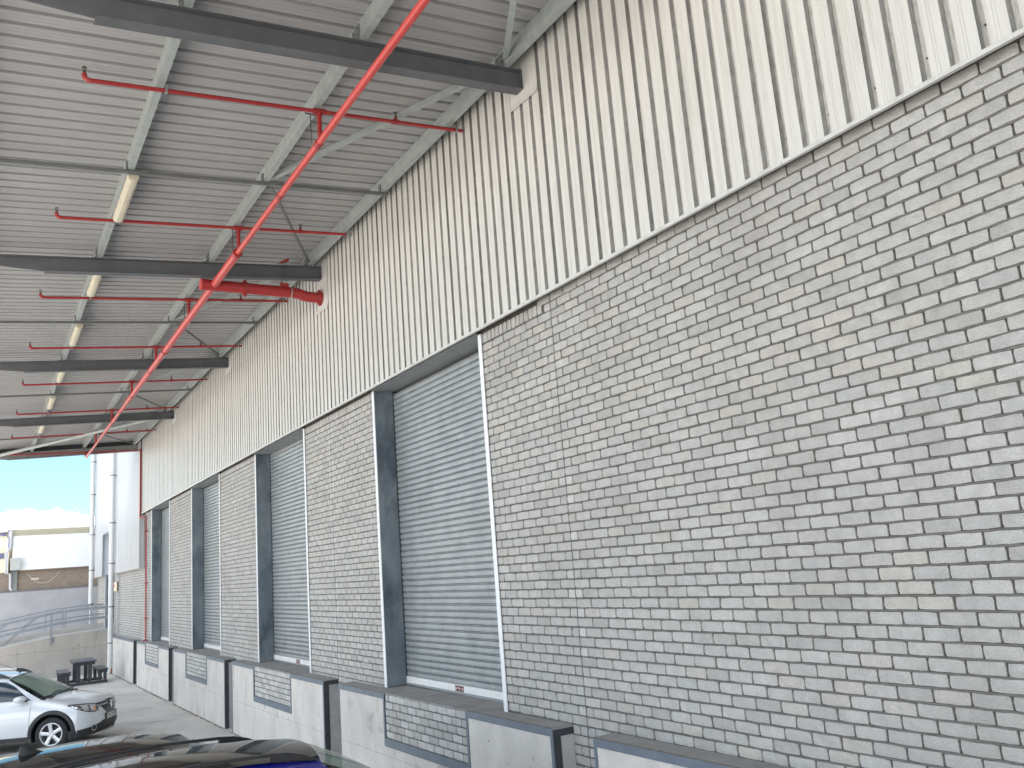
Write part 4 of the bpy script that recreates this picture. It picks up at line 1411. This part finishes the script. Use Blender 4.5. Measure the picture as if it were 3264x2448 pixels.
def build_car(root, body, roofm, opts, sc=(1, 1, 1)):
    sa, sb, sz = sc

    def B_(mbx, name, mats, parent=None, smooth=40):
        mbx.v = [(x * sa, y * sb, z * sz) for x, y, z in mbx.v]
        o = mbx.build(name, mats, parent or root, org=(0, 0, 0), local=True)
        if smooth: smooth_angle(o, smooth)
        return o
    # ---- lower body
    b = MB()
    As = sorted(set([round(q, 3) for q in np.concatenate([np.linspace(.45, -3.05, 44), np.linspace(-.395, .395, 25), np.linspace(-WB - .395, -WB + .395, 25), [-.3949, .3949, -WB - .3949, -WB + .3949]])]), reverse=True)
    P = []; 
    for A in As:
        zb, zs = zbot(A), f_zs(A)
        row = []
        lv = [.24 + (zs - .24) * q for q in (0, .06, .14, .24, .36, .5, .64, .76, .86, .93, .97, 1)]
        for z in lv:
            zz = max(z, min(zb, zs - .01)); row.append((A, wid(A, zz), zz))
        ws, zc = f_ws(A), f_zc(A)
        for s in (.1, .25, .45, .7, 1):
            row.append((A, ws * (1 - s), zs + (zc - zs) * math.sin(s * math.pi / 2) ** .85))
        P.append(row)
    P = np.array(P)
    nlev = 12
    for sg in (1, -1):
        Q = P.copy(); Q[:, :, 1] *= -sg
        b.cur = 0
        b.grid(Q[:, :nlev], flip=(sg < 0))
        i1 = max(i for i, A in enumerate(As) if A > -.16) + 1
        i2 = min(i for i, A in enumerate(As) if A < -2.95)
        b.cur = 0; b.grid(Q[:i1 + 1, nlev - 1:], flip=(sg < 0))
        b.cur = 1; b.grid(Q[i1:i2 + 1, nlev - 1:] - np.array([0, 0, .12]), flip=(sg < 0))
        b.cur = 0; b.grid(Q[i2:, nlev - 1:], flip=(sg < 0))
    ts = np.sin(np.linspace(-math.pi / 2, math.pi / 2, 41))
    G = []
    for z in [.24 + (f_zs(.45) - .24) * q for q in (0, .06, .14, .24, .36, .5, .64, .76, .86, .93, .97, 1)]:
        w = wid(.45, z)
        G.append([(.45 + f_bul(z) * max(0, 1 - abs(t) ** 2.6) ** .75, -w * t, z) for t in ts])
    ws = f_ws(.45); zs, zc = f_zs(.45), f_zc(.45)
    topz = lambda t: zs + (zc - zs) * math.sin((1 - abs(t)) * math.pi / 2) ** .85
    for kb, kz in ((.24, .35), (.12, .72), (0, 1)):
        G.append([(.45 + kb * max(0, 1 - abs(t) ** 2.6) ** .75, -ws * t, zs + (topz(t) - zs) * kz) for t in ts])
    b.cur = 0; b.grid(G, flip=True)
    # tail
    G = []
    for z in [.24, .4, .6, .8, 1.0]:
        w = wid(-3.05, z) if z < 1 else f_ws(-3.05)
        G.append([(-3.05 - (.22 if z < .65 else .10) * (1 - abs(t) ** 2.4), -w * t, z) for t in ts[::2]])
    b.grid(G)
    b.cur = 1
    b.quad((.5, -.75, .23), (.5, .75, .23), (-3.0, .75, .23), (-3.0, -.75, .23))
    body_o = B_(b, 'body', [body, M_DASH], None, 0)
    bm = bmesh.new(); bm.from_mesh(body_o.data); bmesh.ops.remove_doubles(bm, verts=bm.verts, dist=.0015); bm.to_mesh(body_o.data); bm.free()
    smooth_angle(body_o, 48)
    # ---- roof
    b = MB()
    us = np.linspace(0, 1, 18); tt = np.linspace(-1, 1, 17)
    rp_ = lambda ts_: [[(a, -bb, z) for a, bb, z in [roof_pt(u, t) for t in ts_]] for u in us]
    b.cur = 0; b.grid(rp_(np.linspace(-.86, .86, 15)), flip=False)
    b.cur = 1; b.grid(rp_(np.linspace(-1, -.86, 4)), flip=False); b.grid(rp_(np.linspace(.86, 1, 4)), flip=False)
    roof_o = B_(b, 'roof', [roofm, body])
    # ---- screen, rear window
    def scr(v, t):
        p0 = np.array([-.02 - .20 * t * t, .70 * t, 1.0 - .012 * t * t]); p1 = np.array(roof_pt(0, t))
        p = p0 + (p1 - p0) * v; p[2] += .028 * math.sin(math.pi * v); return p
    b = MB(); b.grid([[(p[0], -p[1], p[2]) for p in [scr(v, t) for t in np.linspace(-.97, .97, 15)]] for v in np.linspace(.02, .97, 10)], flip=False)
    ws_o = B_(b, 'windscreen', M_GLASS)
    b = MB()
    for a_, c_ in ((-1.0, -.955), (.955, 1.0)):
        b.grid([[(p[0], -p[1], p[2] + .003) for p in [scr(v, t) for t in (a_, c_)]] for v in np.linspace(0, 1, 10)])
    b.grid([[(p[0], -p[1], p[2] + .003) for p in [scr(v, t) for t in np.linspace(-1, 1, 15)]] for v in (.0, .035)])
    B_(b, 'screen_surround', M_PLAST, ws_o)
    b = MB()
    for t0, t1 in ((-.62, .05), (.02, .72)):
        p = [scr(.04 + .02 * k / 5, t0 + (t1 - t0) * k / 5) for k in range(6)]
        b.tube([(q[0] + .03 - .0 * k, -q[1], q[2] + .022) for k, q in enumerate(p)], .009, 6)
    B_(b, 'wiper', M_PLAST, ws_o)
    b = MB()
    rr = lambda v, t: np.array(roof_pt(1, t)) + (np.array([-3.02 - .06 * (1 - t * t), .69 * t, 1.01]) - np.array(roof_pt(1, t))) * v
    b.grid([[(p[0], -p[1], p[2]) for p in [rr(v, t) for t in np.linspace(-1, 1, 11)]] for v in np.linspace(0, 1, 6)], flip=False)
    B_(b, 'rear_window', M_GLASSD)
    # ---- cabin sides and side windows
    for sg in (1, -1):
        b = MB()
        b.grid([[(p[0], -sg * p[1], p[2]) for p in [side_pt(u, v) for u in np.linspace(0, 1, 24)]] for v in np.linspace(0, 1, 8)], flip=(sg > 0))
        cs = B_(b, 'cabin_side', body)
        for (ua, ub, k0) in ((.088, .355, 0), (.378, .69, 1), (.72, .85, 2)):
            b = MB(); Pp = []
            for v in np.linspace(-.01, .87, 8):
                u0 = np.interp(v, [-.01, .12, .65, .87], [.070, .072, .037, .055]) if k0 == 0 else ua
                u1 = ub if k0 < 2 else ub - .06 * v
                row = []
                for u in np.linspace(u0, u1, 10):
                    p = side_pt(u, v); row.append((p[0], -sg * (p[1] + .006), p[2] + .004))
                Pp.append(row)
            b.grid(Pp, flip=(sg > 0))
            B_(b, 'side_window', M_GLASSD, cs)
        # mirror
        b = MB()
        b.cur = 0
        P2 = []
        for th in np.linspace(0, 2 * math.pi, 13)[:-1]:
            P2.append([(-.565 + sx * .115 * max(abs(math.cos(th)), .0) * np.sign(math.cos(th)) * rs, -sg * (.955 + sy), 1.015 + .062 * rs * math.sin(th)) for rs, sx, sy in ((.05, 1, .075), (.7, 1, .055), (1, 1, .01), (.97, 1, -.06), (.05, 1, -.065))])
        P2.append(P2[0])
        b.grid(P2, flip=(sg < 0))
        b.cur = 1
        b.hexa([(-.62, -sg * .80, .95), (-.46, -sg * .80, .95), (-.50, -sg * .90, .965), (-.60, -sg * .90, .965), (-.64, -sg * .795, 1.03), (-.56, -sg * .795, 1.03), (-.53, -sg * .90, 1.0), (-.60, -sg * .90, 1.0)])
        B_(b, 'mirror', [opts.get('mirror', body), M_PLAST])
        # arch and sill cladding
        for ax_ in (0, -WB):
            b = MB(); P2 = []
            for ph in np.linspace(R(-8), R(188), 34):
                row = []
                for r_, o_ in ((.365, -.06), (.368, .010), (.385, .017), (.425, .015), (.442, .003), (.444, -.015)):
                    A = ax_ + r_ * math.cos(ph); z = .31 + r_ * math.sin(ph)
                    row.append((A, -sg * (wid(A, max(z, .24)) + o_), z))
                P2.append(row)
            b.grid(P2, flip=(sg > 0))
            B_(b, 'arch_trim', M_PLAST if opts.get('clad', True) else body)
            b = MB(); P2 = []
            for ph in np.linspace(R(-20), R(200), 24):
                P2.append([(ax_ + .39 * math.cos(ph), -sg * q, .31 + .39 * math.sin(ph)) for q in (.84, .45)])
            b.grid(P2, flip=(sg < 0))
            P2 = [[(ax_ + r_ * math.cos(ph), -sg * .45, .31 + r_ * math.sin(ph)) for r_ in (.001, .39)] for ph in np.linspace(R(-20), R(200), 24)]
            b.grid(P2, flip=(sg < 0))
            B_(b, 'wheel_well', M_SLOT)
        b = MB(); 
        b.grid([[(A, -sg * (wid(A, .30) + o_), z) for A in np.linspace(-.42, -WB + .42, 12)] for o_, z in ((.0, .302), (.014, .295), (.010, .22), (-.08, .205))], flip=(sg < 0))
        B_(b, 'sill_trim', M_PLAST if opts.get('clad', True) else body)
        # shut lines, handle
        b = MB()
        for A0, A1 in ((-.425, -.40), (-1.36, -1.33), (-2.16, -2.26)):
            zz = np.linspace(.305, .965, 12)
            P2 = [[(A0 + (A1 - A0) * (z - .3) / .66 + d, -sg * (wid(A0 + (A1 - A0) * (z - .3) / .66, z) + .0022), z) for d in (0, .007)] for z in zz]
            b.grid(P2, flip=(sg < 0))
        B_(b, 'door_gap', M_INK)
        b = MB()
        for A in (-1.24, -2.06):
            b.tube([(A, -sg * (wid(A, .86) + .004), .86), (A - .01, -sg * (wid(A, .86) + .032), .865), (A - .17, -sg * (wid(A, .86) + .032), .865), (A - .18, -sg * (wid(A, .86) + .004), .86)], .014, 8)
        B_(b, 'door_handle', opts.get('mirror', body))
        # wheels
        for ax_ in (0, -WB):
            rad = .31
            yc = -sg * .755
            wt = MB(); n = 44
            prof = [(.205, -.10), (.225, -.105), (.28, -.104), (.302, -.088), (.309, -.05), (.310, 0), (.309, .05), (.302, .088), (.28, .104), (.225, .105), (.205, .10)]
            G2 = [[(ax_ + r_ * math.cos(t_), yc + d_, .31 + r_ * math.sin(t_)) for r_, d_ in prof] for t_ in np.linspace(0, 2 * math.pi, n)]
            wt.grid(G2, flip=True)
            wheel = B_(wt, 'wheel', M_TYRE)
            ri = MB(); ot = -sg
            prof = [(.206, .100), (.212, .104), (.204, .106), (.192, .098), (.188, .04), (.186, -.09)]
            ri.cur = 0
            ri.grid([[(ax_ + r_ * math.cos(t_), yc + ot * d_, .31 + r_ * math.sin(t_)) for r_, d_ in prof] for t_ in np.linspace(0, 2 * math.pi, n)], flip=(sg > 0))
            tw = opts.get('twist', R(100))
            for k in range(5):
                a0 = tw + k * 2 * math.pi / 5
                e_ = Vector((math.cos(a0), 0, math.sin(a0))); p_ = Vector((-math.sin(a0), 0, math.cos(a0)))
                c0 = Vector((ax_, yc, .31)); dn = Vector((0, ot, 0))
                for s_ in (-1, 1):
                    pts = []
                    for r_, wa, wb_, d0, d1 in ((.035, .0, .040, .060, .090), (.10, .0, .030, .062, .094), (.195, .0, .040, .066, .100)):
                        pts.append((c0 + e_ * r_ + p_ * s_ * wa, c0 + e_ * r_ + p_ * s_ * wb_, d0, d1))
                    for (a1, b1, d0, d1), (a2, b2, d2, d3) in zip(pts, pts[1:]):
                        ri.hexa([a1 + dn * d0, b1 + dn * d0, b2 + dn * d2, a2 + dn * d2, a1 + dn * d1, b1 + dn * (d1 - .006), b2 + dn * (d3 - .006), a2 + dn * d3])
            ri.tube([(ax_, yc + ot * .05, .31), (ax_, yc + ot * .094, .31)], .062, 20)
            ri.tube([(ax_, yc + ot * .093, .31), (ax_, yc + ot * .099, .31)], .030, 16)
            ri.cur = 1
            for k in range(5):
                a0 = tw + (k + .5) * 2 * math.pi / 5
                ri.tube([(ax_ + .05 * math.cos(a0), yc + ot * .090, .31 + .05 * math.sin(a0)), (ax_ + .05 * math.cos(a0), yc + ot * .0955, .31 + .05 * math.sin(a0))], .0105, 8)
            ri.cur = 2
            ri.tube([(ax_, yc + ot * .02, .31), (ax_, yc + ot * .024, .31)], .187, 30)
            ri.tube([(ax_, yc + ot * .026, .31), (ax_, yc + ot * .034, .31)], .13, 24)
            B_(ri, 'rim', [M_ALLOY, M_INK, M_SLOT], wheel)
        # rails
        if opts.get('rails'):
            b = MB()
            yy = -sg * .50
            def rz(A):
                u = (A + .93) / -1.83
                return roof_pt(min(max(u, 0), 1), .88)[2]
            kk = opts.get('railk', 1)
            def rail_sec(pts, hw, mt):
                b.cur = mt; pts = [(a_, rz(a_) + (z_ - rz(a_)) * kk, h_ * kk) for a_, z_, h_ in pts]; hw *= .5 + .5 * kk
                for (a0, z0, h0), (a1, z1, h1) in zip(pts, pts[1:]):
                    b.hexa([(a0, yy - hw, z0 - h0), (a1, yy - hw, z1 - h1), (a1, yy + hw, z1 - h1), (a0, yy + hw, z0 - h0),
                            (a0, yy - hw * .7, z0), (a1, yy - hw * .7, z1), (a1, yy + hw * .7, z1), (a0, yy + hw * .7, z0)])
            rail_sec([(-.96, rz(-.96) + .012, .02), (-1.06, rz(-1.06) + .055, .06), (-1.16, rz(-1.16) + .078, .085), (-1.28, rz(-1.28) + .085, .085)], .021, 0)
            rail_sec([(-1.28, rz(-1.28) + .085, .03), (-1.7, rz(-1.7) + .088, .028), (-2.15, rz(-2.15) + .082, .028), (-2.35, rz(-2.35) + .078, .03)], .018, opts.get('railmat', 1))
            rail_sec([(-2.35, rz(-2.35) + .078, .085), (-2.5, rz(-2.5) + .062, .07), (-2.66, rz(-2.66) + .01, .02)], .021, 0)
            B_(b, 'roof_rail', [M_PLAST, M_SILVER])
            if opts.get('railgap'):
                b = MB(); b.grid([[(A, yy + d, rz(A) + .004 - (.0 if sg else 0)) for A in np.linspace(-1.0, -2.6, 12)] for d in (-.022, .022)], flip=True)
                B_(b, 'rail_base', M_PLAST)
        # headlight
        hz0 = lambda s: np.interp(s, [.47, .54, .70, .80, .93], [.645, .622, .645, .705, .795])
        hz1 = lambda s: np.interp(s, [.47, .54, .70, .80, .93], [.735, .79, .815, .820, .822])
        ss = [sg * q for q in np.linspace(.47, .93, 14)]
        b = MB(); nose_patch(b, ss if sg > 0 else ss[::-1], lambda s: hz0(abs(s)), lambda s: hz1(abs(s)), .006)
        hl_ = B_(b, 'headlight', M_GLOSSB)
        b = MB()
        def hp(s0, s1, v0, v1, off, mt):
            b.cur = mt; q = [sg * x for x in np.linspace(s0, s1, 5)]
            lo = lambda s: hz0(abs(s)) + v0 * (hz1(abs(s)) - hz0(abs(s))); hi = lambda s: hz0(abs(s)) + v1 * (hz1(abs(s)) - hz0(abs(s)))
            nose_patch(b, q if sg > 0 else q[::-1], lo, hi, off, rows=3)
        hp(.52, .80, .12, .88, .009, 0)
        hp(.56, .64, .22, .70, .013, 1)
        hp(.53, .575, .18, .62, .014, 2)
        hp(.67, .76, .30, .82, .013, 1)
        hp(.64, .67, .15, .85, .015, 3)
        hp(.81, .88, .2, .75, .010, 1)
        B_(b, 'reflector', [M_SILVER, M_CHROME, M_AMBER, M_GLOSSB], hl_)
        b = MB(); q = [sg * x for x in np.linspace(.48, .92, 12)]
        nose_patch(b, q if sg > 0 else q[::-1], lambda s: hz0(abs(s)) + .008, lambda s: hz1(abs(s)) - .006, .019)
        B_(b, 'lens', M_LENS, hl_)
        # fog lamp
        b = MB(); A, bb, z = SP(sg * .60, .335)
        c0 = Vector((A + .006, -bb, z)); nn = Vector((.86, -.5 * sg, 0))
        b.cur = 0; b.tube([c0, c0 + nn * .02], .058, 18); b.cur = 1; b.tube([c0 + nn * .0201, c0 + nn * .021], .046, 18)
        B_(b, 'fog_lamp', [M_CHROME, M_GLOSSB])
        # side indicator
        b = MB(); b.tube([(-.33, -sg * (wid(-.33, .86) - .002), .862), (-.33, -sg * (wid(-.33, .86) + .008), .862)], .016, 10); b.tube([(-.365, -sg * (wid(-.36, .86) - .002), .86), (-.365, -sg * (wid(-.36, .86) + .006), .86)], .020, 10)
        B_(b, 'side_indicator', M_SILVER)
        b = MB(); nn = 6
        b.grid([[(-3.09 - .02, -sg * q, z) for q in (.52, .74)] for z in (.72, .99)], flip=(sg < 0)); B_(b, 'tail_light', mat('tail_red', (.35, .01, .01), rough=.2))
    # ---- front details
    sfull = np.linspace(-1.04, 1.04, 45)
    b = MB(); nose_patch(b, sfull, lambda s: .205, lambda s: np.interp(abs(s), [0, .34, .46, .62, .78, .9, 1.0], [.445, .44, .40, .365, .338, .335, .335]), .007, rows=6)
    B_(b, 'lower_bumper', M_PLAST)
    b = MB(); nose_patch(b, np.linspace(-.52, .52, 17), lambda s: .195, lambda s: .255 - .06 * abs(s), .035, rows=3)
    B_(b, 'skid_plate', M_SILVER)
    b = MB(); nose_patch(b, np.linspace(-.52, .52, 31), lambda s: np.interp(abs(s), [0, .22, .34, .40, .52], [.55, .555, .66, .70, .705]), lambda s: np.interp(abs(s), [0, .1, .14, .52], [.80, .80, .785, .775]), .008, rows=6)
    gr = B_(b, 'grille', M_GLOSSB)
    b = MB()
    for zz in (.735, .715):
        for s0, s1 in ((-.50, -.09), (.09, .50)):
            nose_patch(b, np.linspace(s0, s1, 9), lambda s: zz, lambda s: zz + .009, .013, rows=2)
    B_(b, 'grille_bar', M_CHROME, gr)
    if opts.get('emblem'):
        b = MB()
        for k in range(4):
            cs = [(0, .775), (.058, .685), (0, .595), (-.058, .685)]
            ci = [(0, .725), (.026, .685), (0, .645), (-.026, .685)]
            o1, o2, i1_, i2_ = cs[k], cs[(k + 1) % 4], ci[k], ci[(k + 1) % 4]
            A_ = FA(0, .69) + .012
            b.hexa([(A_, -o1[0], o1[1]), (A_, -o2[0], o2[1]), (A_ + .0, -i2_[0], i2_[1]), (A_ + .0, -i1_[0], i1_[1]),
                    (A_ + .016, -o1[0] * .93, (o1[1] - .685) * .95 + .685), (A_ + .016, -o2[0] * .93, (o2[1] - .685) * .95 + .685), (A_ + .020, -i2_[0], i2_[1]), (A_ + .020, -i1_[0], i1_[1])])
        B_(b, 'emblem', M_CHROME, None, 0)
    A_ = FA(.2, .49) + .022
    b = MB()
    b.cur = 0; b.box(A_ - .03, A_, -.275, .275, .425, .545); b.cur = 1; b.box(A_, A_ + .003, -.26, .26, .435, .535)
    np_o = B_(b, 'number_plate', [M_PLAST, M_PLATE], None, 0)
    b = MB()
    for y_, z_ in ((.16, .955), (-.18, .955)):
        b.tube([(.08, y_, f_zc(.08) - .012), (.08, y_, f_zc(.08) + .004)], .012, 8)
    B_(b, 'washer_jet', M_PLAST)
    b = MB()
    for sg in (1, -1):
        b.grid([[(A, -sg * (f_ws(A) * .90 + d), f_zs(A) + (f_zc(A) - f_zs(A)) * math.sin(.1 * math.pi / 2) ** .85 + .004) for d in (0, .006)] for A in np.linspace(.40, -.16, 10)], flip=(sg < 0))
    B_(b, 'bonnet_gap', M_GREYINK)
    # ---- interior
    b = MB(); b.hexa([(-.12, -.66, .86), (-.62, -.66, .86), (-.62, .66, .86), (-.12, .66, .86), (-.10, -.64, .985), (-.55, -.64, .96), (-.55, .64, .96), (-.10, .64, .985)])
    B_(b, 'dashboard', M_DASH, None, 0)
    for yy in (.36, -.36):
        b = MB()
        b.hexa([(-1.15, yy - .24, .55), (-1.45, yy - .24, .60), (-1.45, yy + .24, .60), (-1.15, yy + .24, .55), (-1.38, yy - .20, 1.16), (-1.50, yy - .20, 1.16), (-1.50, yy + .20, 1.16), (-1.38, yy + .20, 1.16)])
        b.box(-1.50, -1.41, yy - .13, yy + .13, 1.18, 1.34)
        B_(b, 'front_seat', M_SEATF, None, 0)
    b = MB(); b.tube([(-.72 + .07 * math.sin(t_), -.36 + .18 * math.cos(t_), .97 + .17 * math.sin(t_)) for t_ in np.linspace(0, 2 * math.pi, 24)], .016, 8, caps=False)
    B_(b, 'steering_wheel', M_DASH)
    if opts.get('antenna'):
        b = MB(); a_, _, z_ = roof_pt(.06, 0); b.tube([(a_, 0, z_), (a_ - .02, 0, z_ + .03)], .018, 8); b.tube([(a_ - .02, 0, z_ + .03), (a_ - .45, 0, z_ + .22)], .004, 6)
        B_(b, 'aerial', M_PLAST)
    if opts.get('fin'):
        b = MB(); u0 = opts['fin']; a_, _, z_ = roof_pt(u0, 0)
        P2 = []
        for k, (dx, h, w_) in enumerate(((.10, .0, .006), (.04, .022, .026), (-.03, .055, .034), (-.08, .074, .028), (-.115, .070, .014), (-.125, .0, .03))):
            P2.append([(a_ + dx, -w_ * 1.3, z_ - .006), (a_ + dx, -w_ * .5, z_ + h * .75), (a_ + dx, 0, z_ + h), (a_ + dx, w_ * .5, z_ + h * .75), (a_ + dx, w_ * 1.3, z_ - .006)])
        b.grid(P2); B_(b, 'shark_fin', M_PLAST)
    return A_, np_o


def text_mesh(s, size, name, m, parent, mw, spacing=1.0, width=None, off=.0008):
    cu = bpy.data.curves.new(name, 'FONT'); cu.body = s; cu.size = size; cu.align_x = 'CENTER'; cu.align_y = 'CENTER'; cu.space_character = spacing; cu.extrude = off
    cu.resolution_u = 2
    t = bpy.data.objects.new(name, cu); COL.objects.link(t)
    dg = bpy.context.evaluated_depsgraph_get(); dg.update()
    me = bpy.data.meshes.new_from_object(t.evaluated_get(dg)); bpy.data.objects.remove(t)
    me.materials.clear(); me.materials.append(m)
    o = bpy.data.objects.new(name, me); COL.objects.link(o); o.parent = parent
    co = np.array([v.co[:] for v in me.vertices]); ww = co[:, 0].max() - co[:, 0].min()
    k = (width / ww) if width else 1
    o.matrix_local = mw @ Matrix.Diagonal((k, 1, 1, 1))
    return o


wc = thing('parked_car', 'white parked hatchback with black wheel-arch trim and roof rails', 'car', (-2.96, 20.774, gz(20.774)), None, rz=-.455)
pa, plate_o = build_car(wc, M_PWHITE, M_PWHITE, dict(rails=True, railmat=1, emblem=True, antenna=True, clad=True, mirror=M_PWHITE))
text_mesh('CFG 37138', .088, 'plate_lettering', M_INK, plate_o, Matrix(((0, 0, 1, pa + .0045), (1, 0, 0, 0), (0, 1, 0, .485), (0, 0, 0, 1))), width=.46)
text_mesh('STEPWAY', .042, 'door_lettering', M_GREYINK, wc, Matrix(((1, 0, 0, -.62), (0, 0, -1, -wid(-.62, .885) - .003), (0, 1, 0, .885), (0, 0, 0, 1))), spacing=1.5, width=.36)

bc = thing('blue_car', 'cobalt blue car with glossy black roof and dark roof rails in the foreground', 'car', (-1.64, 6.93, gz(6.93)), None, rz=.11)
build_car(bc, M_PBLUE, M_BLKGLOSS, dict(rails=True, railmat=0, railgap=True, clad=True, railk=.6), sc=(1.03, 1.04, 1.14))
kc = thing('black_car', 'glossy black car with a shark-fin aerial beside the blue one', 'car', (-2.18, 9.2, gz(9.18)), None, rz=.07)
build_car(kc, M_PNAVY, M_BLKGLOSS, dict(fin=.76, clad=False), sc=(.88, 1.02, 1.03))
